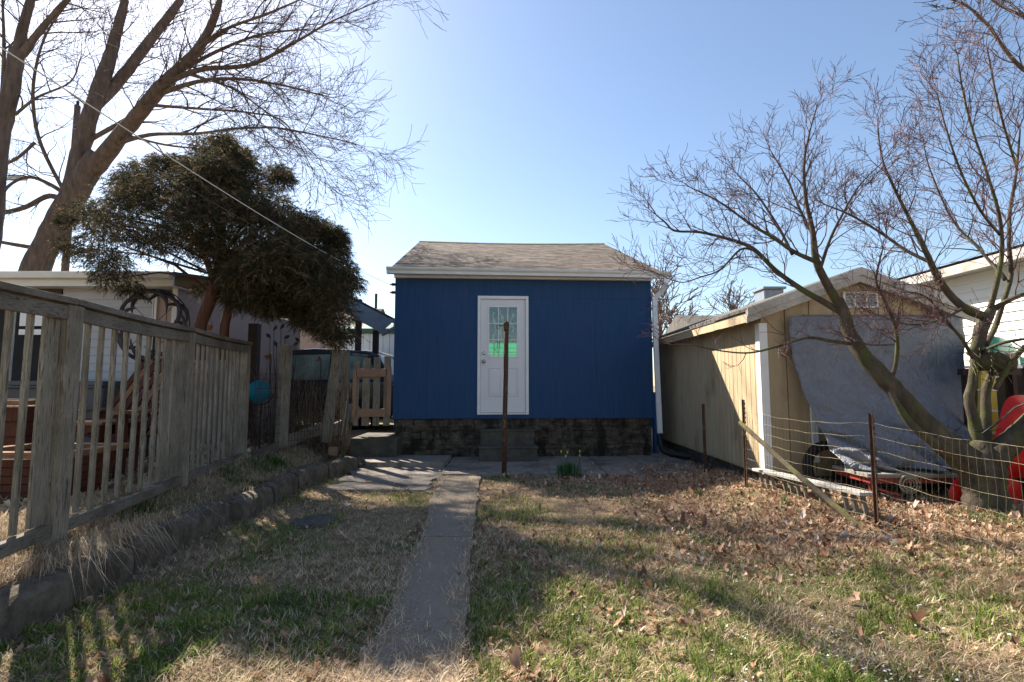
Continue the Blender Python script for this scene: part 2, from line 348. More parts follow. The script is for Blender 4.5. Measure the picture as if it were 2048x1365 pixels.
def PXC(y):
    """centre line of the garden path"""
    y = np.asarray(y, float); return np.interp(y, [0, 2.2, 4, 5.5, 7.4], [-.42, -.44, -.53, -.62, -.74])
xs = np.concatenate([[-400, -150, -70, -35, -18], np.arange(-10, -3.4, .2), np.arange(-3.4, 4.6, .05), np.arange(4.6, 9, .3), [12, 20, 40, 90, 200, 400]])
ys = np.concatenate([[-200, -60, -20, -6, -2], np.arange(-1, 1.6, .3), np.arange(1.6, 9.6, .05), np.arange(9.6, 20, .6), [25, 35, 60, 120, 250, 600]])
XX, YY = np.meshgrid(xs, ys); ZZ = H(XX, YY); nx = len(xs); ny = len(ys)
V = np.stack([XX.ravel(), YY.ravel(), ZZ.ravel()], 1)
i0 = (np.arange(ny-1)[:, None]*nx+np.arange(nx-1)[None, :]).ravel()
T = np.concatenate([np.stack([i0, i0+1, i0+nx+1], 1), np.stack([i0, i0+nx+1, i0+nx], 1)])
tag(tri_mesh('ground', V, T, MT['ground'], smooth=True), kind='structure')
def sheet(name, poly_rows, mat, thick=.05, label=None):
    """slab from rows of (x_left, x_right, y, z)"""
    m = MB(); n = 14; vs = []; fs = []
    for (xl, xr, y, z) in poly_rows:
        for j in range(n+1): vs.append((xl+(xr-xl)*j/n, y, z+random.uniform(-.002, .002)))
    for i in range(len(poly_rows)-1):
        for j in range(n): a = i*(n+1)+j; fs.append((a, a+1, a+n+2, a+n+1))
    m.add(vs, fs); o = m.build(name, mat, smooth=False); sm = o.modifiers.new('s', 'SOLIDIFY'); sm.thickness = thick; sm.offset = -1
    return tag(o, label, kind='structure')
for ya, yb, dz in ((.2, 1.4, 0), (1.408, 2.9, .002), (2.908, 4.42, 0), (4.43, 5.88, .003), (5.89, 7.33, 0)):
    rows = []
    for y in np.append(np.arange(ya, yb-.03, .07), yb):
        c = float(PXC(y)); wd = float(np.interp(y, [0, 3, 4, 7.3], [.24, .22, .22, .29]))
        rows.append((c-wd+.10*(float(fbm(y*2.5, 3))-.5), c+wd+.08*(float(fbm(y*2.5, 9))-.5), y, .012+dz))
    sheet('garden_path', rows, MT['path'])
def jag(a, b, xl, xr, z, e=.03, st=.12):
    return [(xl+random.uniform(-e, e), xr+random.uniform(-e, e), y, z) for y in np.arange(a, b+1e-6, st)]
sheet('patio', jag(7.42, 9.3, -1.02, 1.35, .02, .01), MT['concrete'])
sheet('patio', jag(7.35, 9.3, 1.37, 2.05, .015, .01), MT['concrete'])
sheet('patio', jag(7.3, 9.7, 2.07, 2.85, .018, .01), MT['concrete'])
sheet('patio', jag(6.35, 8.05, -2.35, -1.05, .012, .07), MT['concrete'])
sheet('patio', jag(8.15, 9.1, -2.75, -1.05, .075, .03), MT['concrete'], .09)

# ---------------------------------------------------------------- ground cover
def blades(P, h, w_, lean, el, name, mat, parent=None, curve=.5):
    n = len(P); az = RNG.uniform(0, 2*np.pi, n)
    d = np.stack([np.cos(az), np.sin(az)], 1)*1.0
    s = np.stack([-d[:, 1], d[:, 0], np.zeros(n)], 1)*(w_/2)[:, None]
    hor = lean; up = np.sqrt(np.maximum(1-hor**2, .0004))
    mid = P+np.concatenate([d*(h*hor*.45)[:, None], (h*up*.6)[:, None]], 1)
    tip = P+np.concatenate([d*(h*(hor+(1-hor)*curve*.5))[:, None], (h*up*(1-.35*curve))[:, None]], 1)
    Vv = np.stack([P-s, P+s, mid+s*.8, mid-s*.8, tip], 1).reshape(-1, 3)
    b = np.arange(n)[:, None]*5
    Tt = np.concatenate([b+[0, 1, 2], b+[0, 2, 3], b+[3, 2, 4]], 0)
    return tri_mesh(name, Vv, Tt, mat, parent)
def scatter(n, x0, x1, y0, y1, prob, pw=1.6):
    """points on the ground, denser near the camera"""
    u = RNG.random(n); y = (y0**(1-pw)+u*(y1**(1-pw)-y0**(1-pw)))**(1/(1-pw)); x = RNG.uniform(x0, x1, n)
    k = RNG.random(n) < prob(x, y); x = x[k]; y = y[k]
    return np.stack([x, y, H(x, y)-.004], 1)
def onpath(x, y): return (np.abs(x-PXC(y)) < .24) & (y < 7.4)
def onslab(x, y): return ((y > 7.38) & (x > -2.9) & (x < 2.85)) | ((x > -2.3) & (x < -1.05) & (y > 6.4))
def green(x, y): return sst(.50, .64, fbm(x*1.7+3, y*1.7)+.19*sst(4.8, 2.6, y)-.10*sst(1.2, 2.6, x)*sst(3.0, 4.5, y)+.02*(x < -.8)+.10*np.exp(-((x-.1)/.45)**2)*sst(6.4, 5.4, y))
def leafy(x, y): return np.clip(.03+sst(.45, .65, fbm(x*1.3+31, y*1.3+4))*.22+.95*sst(.9, 2.0, x)*sst(3.3, 4.6, y)+.55*sst(5.6, 6.8, y)*sst(-.1, .8, x), 0, 1)*np.where(x < -.9, .35, 1)
def pg(x, y): return np.where(onpath(x, y) | onslab(x, y) | (x < KX+.12), 0, (.10+.90*green(x, y))*(1-.75*leafy(x, y)*(y > 3.4)))
P = scatter(260000, -2.7, 4.6, 1.7, 8.0, pg); tf = np.clip((fbm(P[:, 0]*13, P[:, 1]*13, 2)-.28)*2.4, .15, 1.5); k_ = RNG.random(len(P)) < .25+.75*tf; P = P[k_]; tf = tf[k_]
n = len(P); tag(blades(P, RNG.uniform(.025, .07, n)*(.45+.75*tf), RNG.uniform(.0032, .0062, n), RNG.uniform(.1, .85, n), None, 'grass', MT['grass']),
    'short green grass growing in patches across the lawn', 'grass', kind='stuff')
def ps(x, y): return np.where(onslab(x, y) | (x < KX+.12), 0, np.where(onpath(x, y), .50*sst(3.0, 2.1, y+1.2*(fbm(x*4, y*4)-.5))+.55*sst(.10, .22, np.abs(x-PXC(y))+.18*(fbm(x*5+9, y*5)-.5))+.04, (.28+.62*sst(.42, .58, fbm(x*2.1+50, y*2.1))*(1-.5*leafy(x, y)))*(1-.6*green(x, y))))
P = scatter(300000, -2.7, 4.6, 1.7, 8.0, ps); P[:, 2] += RNG.uniform(0, .012, len(P))+.022*np.clip(fbm(P[:, 0]*15+5, P[:, 1]*15, 2)-.4, 0, 1)*2*(~onpath(P[:, 0], P[:, 1]))
P[:, 2] = np.maximum(P[:, 2], np.where(onpath(P[:, 0], P[:, 1]), .016, -1))
n = len(P); tag(blades(P, RNG.uniform(.02, .075, n), RNG.uniform(.0018, .0045, n), RNG.uniform(.72, .995, n), None, 'dry_grass', MT['straw'], curve=.2),
    'dead straw coloured grass matted over the lawn and the edges of the path', 'dry grass', kind='stuff')
def leaves(P, size, name, mat, lift=1):
    n = len(P); k = 9; a = np.arange(k)/k*2*np.pi; lob = np.array([1.15, .55, .95, .5, .85, .45, .95, .5, .95])
    rot = RNG.uniform(0, 2*np.pi, n); tx = RNG.normal(0, .6, n)*lift; ty = RNG.normal(0, .6, n)*lift; cu = RNG.uniform(-.3, 1.1, n)
    A = a[None, :]+rot[:, None]; rr = size[:, None]*lob[None, :]*RNG.uniform(.7, 1.2, (n, k))
    lx = rr*np.cos(A); ly = rr*np.sin(A); lz = lx*tx[:, None]+ly*ty[:, None]+cu[:, None]*rr*RNG.uniform(0, 1, (n, k))
    lz = lz-lz.min(1, keepdims=True)*.75
    ctr = np.concatenate([P[:, :2], (P[:, 2]+.004)[:, None]], 1)
    ring = np.stack([P[:, 0:1]+lx, P[:, 1:2]+ly, P[:, 2:3]+.004+lz], 2)
    Vv = np.concatenate([ctr[:, None, :], ring], 1).reshape(-1, 3); b = np.arange(n)[:, None]*(k+1)
    Tt = np.concatenate([b+[0, 1+j, 1+(j+1) % k] for j in range(k)], 0)
    return tri_mesh(name, Vv, Tt, mat)
def pl(x, y): return np.where(onslab(x, y) & (RNG.random(len(x)) < .93-.5*((x > 1.9) & (y < 8.2))) | onpath(x, y) & (RNG.random(len(x)) < .9) | (x < KX+.12), 0, leafy(x, y)*.9+.03)
P = scatter(78000, -2.7, 6.0, 1.8, 8.6, pl, 1.25); P[:, 2] += RNG.uniform(0, .02, len(P))
P[:, 2] = np.where(onslab(P[:, 0], P[:, 1]), .022, P[:, 2])
tag(leaves(P, RNG.uniform(.009, .024, len(P))*(1+.9*(RNG.random(len(P)) < .02)), 'fallen_leaves', MT['deadleaf']), 'curled brown fallen leaves strewn thickly on the right side of the lawn', 'leaves', kind='stuff')
P = scatter(9000, -8.0, -3.35, 3.0, 9.5, lambda x, y: x*0+1, 1.2)
tag(leaves(P, RNG.uniform(.015, .04, len(P)), 'wood_mulch', MT['straw']), 'pale wood chip mulch on the ground behind the picket fence', 'mulch', kind='stuff')
# white starry flowers at the lower right
P = scatter(1500, .9, 2.6, 1.9, 2.9, lambda x, y: sst(.45, .62, fbm(x*3.1, y*3.1+8))*np.exp(-((x-1.45)/.6)**2), 1.2)[:230]; P[:, 2] += RNG.uniform(.03, .05, len(P))
tag(leaves(P, RNG.uniform(.005, .009, len(P)), 'white_flowers', MT['petal'], .3), 'tiny white flowers dotted in the grass near the lower right corner', 'flowers', kind='stuff')
def clump(name, x, y, n, h0, h1, wd, spread, mat, label, cat, lean=(.1, .6), group=None, parent=None, kind=None):
    P = np.stack([x+RNG.normal(0, spread, n), y+RNG.normal(0, spread, n), np.zeros(n)], 1); P[:, 2] = H(P[:, 0], P[:, 1])
    o = blades(P, RNG.uniform(h0, h1, n), np.full(n, wd), RNG.uniform(*lean, n), None, name, mat, parent)
    if label: tag(o, label, cat, group, kind)
    return o
# daffodils: leaves and buds
g = G(1137, 952); t = thing('daffodil_plant', 'dark green clump of daffodil leaves with a few yellow buds at the patio edge', 'plant', (g.x, g.y, 0))
clump('leaves', g.x, g.y, 170, .17, .31, .009, .085, MT['daff'], None, None, (.05, .5), parent=t)
for i in range(5):
    m = MB(); x = g.x+random.uniform(-.15, .2); h = random.uniform(.26, .33); m.m = 0; m.tube([(x, g.y, 0), (x+.01, g.y, h)], .003, 5); m.m = 1; m.lathe((x+.01, g.y, h), [(.002, -.01), (.011, 0), (.009, .02), (.002, .035)], 8)
    m.build('flower_bud', [MT['daff'], MT['yellowpetal']], t)
for i, (px, py, s, lb) in enumerate([(1015, 958, .08, 'short bright green daffodil sprout at the foot of the clothes pole'), (1047, 968, .07, 'small pale green sprout right of the clothes pole, in leaves'), (1397, 988, .09, 'lone green sprout poking through leaves near the thin rusty stake'), (1571, 1022, .10, 'bright green sprout in the leaves beside the low slatted rail')]):
    g = G(px, py, .06 if px > 1300 else 0); clump('sprout', g.x, g.y, 26, s*.6, s*1.2, .008, .018, MT['weeds'], lb, 'sprout', (.1, .6))
for i, (px, py, n, sp, h, lb) in enumerate([(1345, 1030, 160, .05, .05, 'round green weed tuft in the leaves left of the wire fence, farthest of four'), (1415, 1068, 260, .08, .06, 'dark green weed tuft in leaves, second of four on the right lawn'), (1690, 1362, 500, .10, .12, 'tall bright grass tuft at the bottom edge right of centre'), (1990, 1062, 420, .14, .09, 'bright green grass tuft at the foot of the twisted tree'), (1265, 1120, 220, .07, .05, 'low green weed tuft in the middle of the right lawn'), (600, 1215, 600, .14, .07, 'dark green grass tuft in the shaded left lawn'), (330, 1320, 400, .12, .06, 'low leafy weed patch near the bottom left corner')]):
    g = G(px, py, .07 if px > 1300 else 0); clump('weed_tuft', g.x, g.y, n, h*.5, h, .005, sp, MT['weeds'] if i != 2 else MT['grass'], lb, 'weeds', (.2, .8), kind='stuff')

# ---------------------------------------------------------------- raised bed, kerb stones
def rough_block(p, q, wd, ht, seed, lift=0):
    """weathered long block between ground points p and q"""
    rs = random.Random(seed); p = Vector(p); q = Vector(q); L = (q-p).length; n = max(5, int(L/.07)); d = (q-p)/L; sx = Vector((d.y, -d.x, 0))
    prof = [(-.5, -.3), (.5, -.3), (.52, .35), (.47, .82), (.36, .97), (.1, 1.02), (-.3, 1.0), (-.47, .93), (-.52, .6)]; k = len(prof); vs = []
    for i in range(n+1):
        e = 1-.10*(i in (0, n)); c = p+d*(L*i/n)
        o1 = (fbm(np.array(seed*3.1+i*.35), np.array(.5))-.5)*.022
        for j, (a, b) in enumerate(prof):
            jj = rs.uniform(-.008, .008); vs.append(c+sx*(a*wd*e+jj+float(o1)*.6)+Vector((0, 0, ht*b*(e if b > 0 else 1)+jj+float(o1)*(b > 0)*.6+lift*i/n)))
    fs = [(i*k+j, i*k+(j+1) % k, (i+1)*k+(j+1) % k, (i+1)*k+j) for i in range(n) for j in range(k)]+[tuple(range(k-1, -1, -1)), tuple(n*k+j for j in range(k))]
    return vs, fs
segs = [((-2.60, 1.2), (-2.62, 2.55), 'nearest weathered stone block of the bed edging, cut off by the bottom left corner'),
        ((-2.63, 2.60), (-2.64, 3.55), 'stone edging block half buried under hanging straw'),
        ((-2.66, 3.60), (-2.70, 4.85), 'longest clean stone edging block with a sharp square end'),
        ((-2.62, 4.93), (-2.66, 5.60), 'stone edging block set back just behind the longest one'),
        ((-2.66, 5.65), (-2.70, 6.35), 'stone edging block with a rounded pale end in the middle of the row'),
        ((-2.70, 6.40), (-2.62, 7.15), 'stone edging block, second from the shed end of the row'),
        ((-2.60, 7.20), (-2.45, 7.95), 'last stone edging block, tilted beside the broken slab by the shed')]
for i, (a, b, lb) in enumerate(segs):
    m = MB(); m.add(*rough_block((a[0], a[1], 0), (b[0], b[1], 0), .21+.02*(i % 2), .20+.012*(i % 3), i+1))
    tag(m.build('kerb_stone', MT['kerb'], smooth=False, bevel=.006), lb, 'kerb stone', 'stone blocks edging the raised bed')
m = MB(); m.add(*rough_block((-3.0, 2.0, .24), (-3.30, 5.2, .27), .12, .08, 33)); tag(m.build('footing', MT['kerb'], bevel=.005), 'pale narrow concrete strip under the picket fence', 'concrete strip')
# straw heaps and weeds on the bed
def bedstraw(name, x, y, n, sp, h, label, cat, mat='straw', lean=(.6, .99), wd=.003):
    P = np.stack([x+RNG.normal(0, sp*.8, n), y+RNG.normal(0, sp*1.6, n), np.zeros(n)], 1); P[:, 2] = np.maximum(H(P[:, 0], P[:, 1]), .2*(P[:, 0] < -2.5))+RNG.uniform(0, .05, n)
    return tag(blades(P, RNG.uniform(h*.4, h, n), np.full(n, wd), RNG.uniform(*lean, n), None, name, MT[mat], curve=1.4), label, cat, kind='stuff')
P = scatter(60000, -3.5, -2.6, 2.0, 8.6, lambda x, y: .25+.75*sst(.4, .6, fbm(x*3, y*3+77)), 1.5); P[:, 2] = np.where(P[:, 0] > -2.86, np.maximum(P[:, 2], .19), P[:, 2])+RNG.uniform(0, .03, len(P))
n = len(P); k = (P[:, 0] < -2.78) | (RNG.random(n) < .10); P = P[k]; n = len(P)
tag(blades(P, RNG.uniform(.03, .11, n)*(.5+fbm(P[:, 0]*6, P[:, 1]*6)), RNG.uniform(.0016, .0035, n), RNG.uniform(.3, .99, n), None, 'dry_grass', MT['straw'], curve=.8), 'long dead grass lying over the raised bed and its stones', 'dry grass', kind='stuff')
P = scatter(26000, -3.35, -2.78, 2.0, 8.6, lambda x, y: sst(.52, .62, fbm(x*2.4+9, y*2.4+7)), 1.5); n = len(P)
tag(blades(P, RNG.uniform(.03, .08, n), np.full(n, .006), RNG.uniform(.3, .9, n), None, 'weeds', MT['weeds']), 'small leafy green weeds growing on the raised bed', 'weeds', kind='stuff')
# hanging straw tuft over the kerb
n = 1100; x0 = -2.78; cy_ = RNG.choice([3.15, 3.3, 3.55, 3.62, 3.95], n, p=[.2, .3, .1, .3, .1]); P = np.stack([RNG.normal(x0, .07, n), RNG.normal(0, .055, n)+cy_, RNG.uniform(.22, .30, n)], 1)
d = np.stack([RNG.normal(.6, .55, n), RNG.normal(-.1, .9, n)], 1); L = RNG.uniform(.05, .32, n)**1.0
M1 = P+np.stack([d[:, 0]*L*.5, d[:, 1]*L*.5, RNG.uniform(.0, .05, n)], 1); M2 = P+np.stack([d[:, 0]*L*.95, d[:, 1]*L*.9, -RNG.uniform(-.02, .27, n)], 1); M2[:, 2] = np.maximum(M2[:, 2], .01)
s = np.array([.0006, .0011, 0]); Vv = np.stack([P-s, P+s, M1+s, M1-s, M2], 1).reshape(-1, 3); b = np.arange(n)[:, None]*5
tag(tri_mesh('straw_tuft', Vv, np.concatenate([b+[0, 1, 2], b+[0, 2, 3], b+[3, 2, 4]], 0), MT['straw']), 'long straw tuft spilling over the stone edging onto the lawn', 'dry grass', kind='stuff')
clump('weed_tuft', -3.05, 6.75, 260, .05, .12, .007, .07, MT['weeds'], 'bright sunlit green weed on the bed by the end of the picket fence', 'weeds', (.2, .8), kind='stuff')
clump('weed_tuft', -2.98, 4.25, 500, .05, .12, .006, .13, MT['weeds'], 'leafy weed clump beside the concrete strip under the picket fence', 'weeds', (.2, .8), kind='stuff')
# round slab, driftwood, wooden block
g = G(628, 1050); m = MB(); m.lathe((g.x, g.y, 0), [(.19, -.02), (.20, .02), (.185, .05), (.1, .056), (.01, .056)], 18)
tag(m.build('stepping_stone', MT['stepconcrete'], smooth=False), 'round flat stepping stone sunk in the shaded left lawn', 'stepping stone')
g = G(712, 935); m = MB()
for i in range(3): m.tube([(g.x-.12+.05*i, g.y+.15-.1*i, .05), (g.x+.05*i, g.y-.02, .09+.02*i), (g.x+.12, g.y-.12+.08*i, .04)], [.05, .06, .035], 7, lump=.25)
tag(m.build('driftwood', MT['bark']), 'dark knobbly piece of old log at the end of the stone edging', 'log')
g = W(665, 882, 8.0); m = MB(); m.box((g.x-.05, g.y-.05, .2), (g.x+.07, g.y+.05, .33), .008)
tag(m.build('wood_block', MT['newwood'], bevel=.005), 'small pale wooden block beside the leaning fence post', 'wood block')

# ---------------------------------------------------------------- picket fence on the left
t = thing('picket_fence', 'grey weathered wooden picket fence with a flat top cap on the left', 'fence', (-3.2, 4.5, .3))
def fx(y): return -2.34-.17*y
FB, FT = .36, 1.80
def fpost(y, s=.10):
    m = MB(); x = fx(y); m.box((x-s/2, y-s/2, FB-.10), (x+s/2, y+s/2, FT-.002), .003); m.build('post', MT['greywood'], t, bevel=.004)
for y in (1.62, 3.32, 5.02, 6.66): fpost(y, .115 if y < 3.5 else .10)
m = MB(); m.box((fx(1.62)-.02, 1.50, FB+.03), (fx(1.6)+.0, 1.55, FT-.05))
def rail(y0, y1, z0, z1, wd, off, name):
    m = MB(); sag = .012; n = 6
    for i in range(n):
        a = y0+(y1-y0)*i/n; b = y0+(y1-y0)*(i+1)/n; za = -sag*math.sin(math.pi*i/n); zb = -sag*math.sin(math.pi*(i+1)/n)
        xa = fx(a)+off; xb = fx(b)+off
        vs = [(xa-wd/2, a, z0+za), (xa+wd/2, a, z0+za), (xa+wd/2, a, z1+za), (xa-wd/2, a, z1+za), (xb-wd/2, b, z0+zb), (xb+wd/2, b, z0+zb), (xb+wd/2, b, z1+zb), (xb-wd/2, b, z1+zb)]
        fs = [(0, 4, 5, 1), (1, 5, 6, 2), (2, 6, 7, 3), (3, 7, 4, 0)]
        if i == 0: fs.append((0, 1, 2, 3))
        if i == n-1: fs.append((7, 6, 5, 4))
        m.add(vs, fs)
    m.build(name, MT['greywood_h'], t, bevel=.003)
for a, b in ((1.2, 3.31), (3.33, 5.02), (5.03, 6.70)):
    rail(a, b, FT+.002, FT+.042, .15, 0, 'top_cap')
for a, b in ((1.2, 3.25), (3.39, 4.96), (5.08, 6.60)):
    rail(a, b, FT-.10, FT-.012, .04, .03, 'rail'); rail(a, b, FB-.02, FB+.06, .05, .02, 'rail')
def picket(y, w_=.032, d=.026, off=-.012, mat='greywood'):
    m = MB(); x = fx(y)+off; l = random.uniform(-.006, .006)
    m.add([(x-w_/2, y-d/2, FB+.062), (x+w_/2, y-d/2, FB+.062), (x+w_/2, y+d/2, FB+.062), (x-w_/2, y+d/2, FB+.062),
           (x-w_/2, y-d/2+l, FT-.013), (x+w_/2, y-d/2+l, FT-.013), (x+w_/2, y+d/2+l, FT-.013), (x-w_/2, y+d/2+l, FT-.013)],
          [(3, 2, 1, 0), (4, 5, 6, 7), (0, 1, 5, 4), (1, 2, 6, 5), (2, 3, 7, 6), (3, 0, 4, 7)])
    m.build('picket', MT[mat], t, bevel=.003)
for y in (1.9, 2.1, 2.3, 2.5, 2.87, 3.02): picket(y)
picket(2.66, .03, .12); picket(3.19, .03, .10)
for y in (3.43, 3.55, 3.70, 3.86, 4.02, 4.19, 4.34, 4.50): picket(y)
picket(4.66, .03, .09); picket(4.86, .03, .15)
y = 5.16
while y < 6.55:
    picket(y, .028, random.choice((.022, .025, .045))); y += random.uniform(.11, .15)

# rest of the line: loose posts with wire and boards up to the gate
t = thing('garden_fence', 'broken garden fence of three grey wooden posts with wire and low boards', 'fence', (-3.2, 8, .3))
def cyl_post(px0, py0, px1, py1, Y, wpx, name='post', mat='greywood', flat=True):
    m = MB(); m.bar(W(px0, py0, Y), W(px1, py1, Y), wpx*Y/F, wpx*Y/F*.9, up=(0, 1, 0)); return m.build(name, MT[mat], t, bevel=.006)
cyl_post(562, 895, 573, 690, 7.5, 19); cyl_post(652, 885, 676, 700, 8.1, 17); cyl_post(688, 872, 691, 703, 8.7, 14)
m = MB(); a = W(505, 915, 6.8); b = W(560, 892, 7.5); m.bar(a, b, .04, .13); m.bar(W(565, 885, 7.6), W(650, 855, 8.1), .04, .17); m.bar(W(655, 865, 8.2), W(690, 850, 8.7), .04, .2); m.build('board', MT['greywood_h'], t)
m = MB(); a = W(505, 905, 6.75); b = W(570, 890, 7.6); c = W(655, 880, 8.1)
for (p, q, n, h) in ((a, b, 22, 1.15), (b, c, 14, 1.1)):
    for i in range(n+1):
        o = p.lerp(q, i/n); m.tube([(o.x, o.y, .3), (o.x, o.y, .3+h)], .003, 4, False)
    for j in range(9): z = .34+h*j/9; m.tube([(p.x, p.y, z), (q.x, q.y, z)], .003, 4, False)
m.build('wire_mesh', MT['darkmetal'], t)
m = MB(); m.bar(W(682, 880, 8.0), W(696, 790, 8.0), .008, .008); tag(m.build('garden_cane', MT['rope']), 'thin pale cane leaning against the last grey fence post', 'cane')

# gate
gy = 9.12
t = thing('garden_gate', 'low wooden gate of grey boards with newer tan bracing beside the blue shed', 'gate', (W(745, 850, gy).x, gy, .4))
for x0, x1, yt in ((706, 719, 722), (723, 741, 717), (745, 761, 715), (766, 782, 713)):
    a = W(x0, 852, gy+.03); b = W(x1, yt, gy+.03); m = MB(); m.box((a.x, gy+.02, a.z), (b.x, gy+.045, b.z), .002); m.build('board', MT['greywood'], t, bevel=.003)
def gbar(x0, y0, x1, y1, yy, name, mat):
    a = W(x0, y1, gy); b = W(x1, y0, gy); m = MB(); m.box((a.x, yy-.015, a.z), (b.x, yy+.015, b.z), .002); m.build(name, MT[mat], t, bevel=.003)
gbar(704, 741, 713.5, 838, gy, 'stile', 'newwood'); gbar(772.5, 735, 783, 832, gy, 'stile', 'newwood')
gbar(714, 738, 772, 754, gy, 'crossbar', 'newwood_x'); gbar(714, 818, 772, 834, gy, 'crossbar', 'newwood_x')
m = MB(); a = W(700, 905, 8.75); b = W(795, 877, 8.75); m.box((a.x, 8.72, -.05), (b.x, 9.75, b.z), .008)
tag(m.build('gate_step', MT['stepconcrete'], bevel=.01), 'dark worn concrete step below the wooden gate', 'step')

# ---------------------------------------------------------------- blue shed
YAW = math.atan(62/1024); SX, SY = -2.09, 9.1
t = thing('blue_shed', 'dark blue shed with brown shingle roof and a white half glass door', 'shed', (SX, SY, 0), YAW)
WW, DD = 4.674, 7.9
def lb(m, *a, **k): return m.build(*a, parent=t, local=True, **k)
d0, d1, dz0, dz1 = 1.527, 2.337, .79, 2.83           # door leaf
m = MB()                                             # walls with the door opening
m.box((-.01, -.012, .685), (.58, .06, 3.20)); m.box((.5815, -.0135, .687), (d0-.05, .06, 3.20)); m.box((d1+.05, -.012, .685), (3.62, .06, 2.86)); m.box((3.6215, -.0105, .683), (WW, .06, 2.86)); m.box((2.62, -.013, 2.8615), (WW, .06, 3.20)); m.box((d1+.05, -.0115, 2.8615), (2.6185, .06, 3.20)); m.box((d0-.05, -.012, dz1+.06), (d1+.05, .06, 3.20)); m.box((d0-.05, -.012, .685), (d1+.05, .06, .755))
m.box((WW-.06, .06, .5), (WW, DD, 3.20)); m.box((0, .06, .5), (.06, DD, 3.20))
for x in (.06, WW): m.prism([(x, -.0, 3.20), (x, DD, 3.20), (x, DD/2, 4.86)], (-.06, 0, 0))
bx0, bx1, bz0, bz1 = 1.2, 2.9, 2.16, 2.72            # opening added in the unseen back wall to let sun onto the panel
m.box((.06, DD-.06, .2), (WW-.06, DD, bz0)); m.box((.06, DD-.06, bz1), (WW-.06, DD, 3.40)); m.box((.06, DD-.06, bz0), (bx0, DD, bz1)); m.box((bx1, DD-.06, bz0), (WW-.06, DD, bz1))
m.box((WW+.002, -.018, .05), (WW+.05, .10, 1.15))
wl = lb(m, 'wall', MT['blue'])
m = MB(); m.box((bx0, DD-.05, bz0), (bx1, DD-.045, bz1)); lb(m, 'added_green_panel', MT['mint'])  # added translucent sheet, sunlit from behind so the door panes glow green
m = MB()
for z in (2.27, 2.36, 2.50): m.box((bx0, DD-.08, z), (bx1, DD-.055, z+.018))  # dark bars added before the green panel to stripe its glow
m.box((bx1-.95, DD-.10, bz0), (bx1-.92, DD-.085, bz1-.1)); lb(m, 'added_panel_bar', MT['black'])
m = MB(); m.box((0.03, .045, -.1), (WW-.04, .3, .683))
zq = -.05; rs = random.Random(12)
while zq < .66:
    hq = min(rs.uniform(.05, .15), .675-zq); xq = .03
    while xq < WW-.06:
        wq = min(rs.uniform(.07, .38), WW-.045-xq); yo = rs.uniform(.0, .03); jx = .008; m.box((xq+.005, yo, zq+.005), (xq+wq-.005, .1, zq+hq-.004), .016); xq += wq
    zq += hq
m.box((.03, .3, -.1), (.2, DD-.1, .5)); m.box((WW-.24, .3, -.1), (WW-.04, DD-.1, .5)); lb(m, 'foundation', MT['fieldstone'], bevel=.008)
m = MB(); m.box((.07, .31, .50), (WW-.07, DD-.07, .56)); lb(m, 'floor', MT['dark'])
# roof: front slope subdivided so its ridge sags a little
def roofslope(y0, z0, y1, z1, x0, x1, th=.035):
    m = MB(); n = 16; vs = []; k = 9
    for j in range(k):
        for i in range(n+1):
            u = i/n; v = j/(k-1); sg = -.035*math.sin(math.pi*u)*v+.02*u
            vs.append((x0+(x1-x0)*u, y0+(y1-y0)*v, z0+(z1-z0)*v+sg))
    nv = len(vs); vs2 = vs+[(a, b, c-th) for a, b, c in vs]; fs = []
    for j in range(k-1):
        for i in range(n):
            a = j*(n+1)+i; fs.append((a, a+1, a+n+2, a+n+1)); fs.append((nv+a, nv+a+n+1, nv+a+n+2, nv+a+1))
    for i in range(n): a = i; fs.append((a, nv+a, nv+a+1, a+1)); a = (k-1)*(n+1)+i; fs.append((a, a+1, nv+a+1, nv+a))
    for j in range(k-1): a = j*(n+1); fs.append((a, a+n+1, nv+a+n+1, nv+a)); a += n; fs.append((a, nv+a, nv+a+n+1, a+n+1))
    m.add(vs2, fs); return m
RZ = 5.0
m = roofslope(-.22, 3.335, DD/2, RZ, -.07, WW+.10); m2 = roofslope(DD+.22, 3.335, DD/2, RZ, -.07, WW+.10)
m.add(m2.v, m2.f)
rf = lb(m, 'roof', MT['shingle'])
m = MB(); n = 14
for i in range(n):
    u0, u1 = i/n, (i+1)/n; f = lambda u: RZ-.035*math.sin(math.pi*u)+.02*u+.006
    x0 = -.08+(WW+.19)*u0; x1 = -.08+(WW+.19)*u1
    m.add([(x0, DD/2-.13, f(u0)-.045), (x1, DD/2-.13, f(u1)-.045), (x1, DD/2, f(u1)+.012), (x0, DD/2, f(u0)+.012), (x0, DD/2+.13, f(u0)-.045), (x1, DD/2+.13, f(u1)-.045)], [(0, 1, 2, 3), (3, 2, 5, 4)])
m.build('ridge_cap', MT['greyshingle'], parent=rf, local=True)
m = MB(); m.box((-.02, -.10, 3.195), (WW-.005, -.02, 3.315), .001); m.box((-.02, -.17, 3.235), (WW+.05, -.10, 3.315)); lb(m, 'fascia', MT['white'], bevel=.002)
m = MB()                                             # K-style gutter sloping to the right
g0, g1 = -.12, WW+.28; prof = [(-.20, 0), (-.20, .10), (-.205, .105), (-.335, .112), (-.34, .10), (-.33, .075), (-.30, .05), (-.295, 0)]
zz = lambda x: 3.225-.022*(x-g0)/(g1-g0)
for x in (g0,): m.prism([(x, a, zz(x)+b) for a, b in prof], (g1-g0, 0, -.022))
gt = lb(m, 'gutter', MT['gutter'], bevel=.002)
m = MB()
dx = WW+.10; pts = [(dx+.09, -.27, 3.21), (dx+.09, -.27, 3.10), (dx+.04, -.16, 2.98), (dx-.06, -.07, 2.86), (dx-.055, -.07, 2.0), (dx-.02, -.075, .40)]
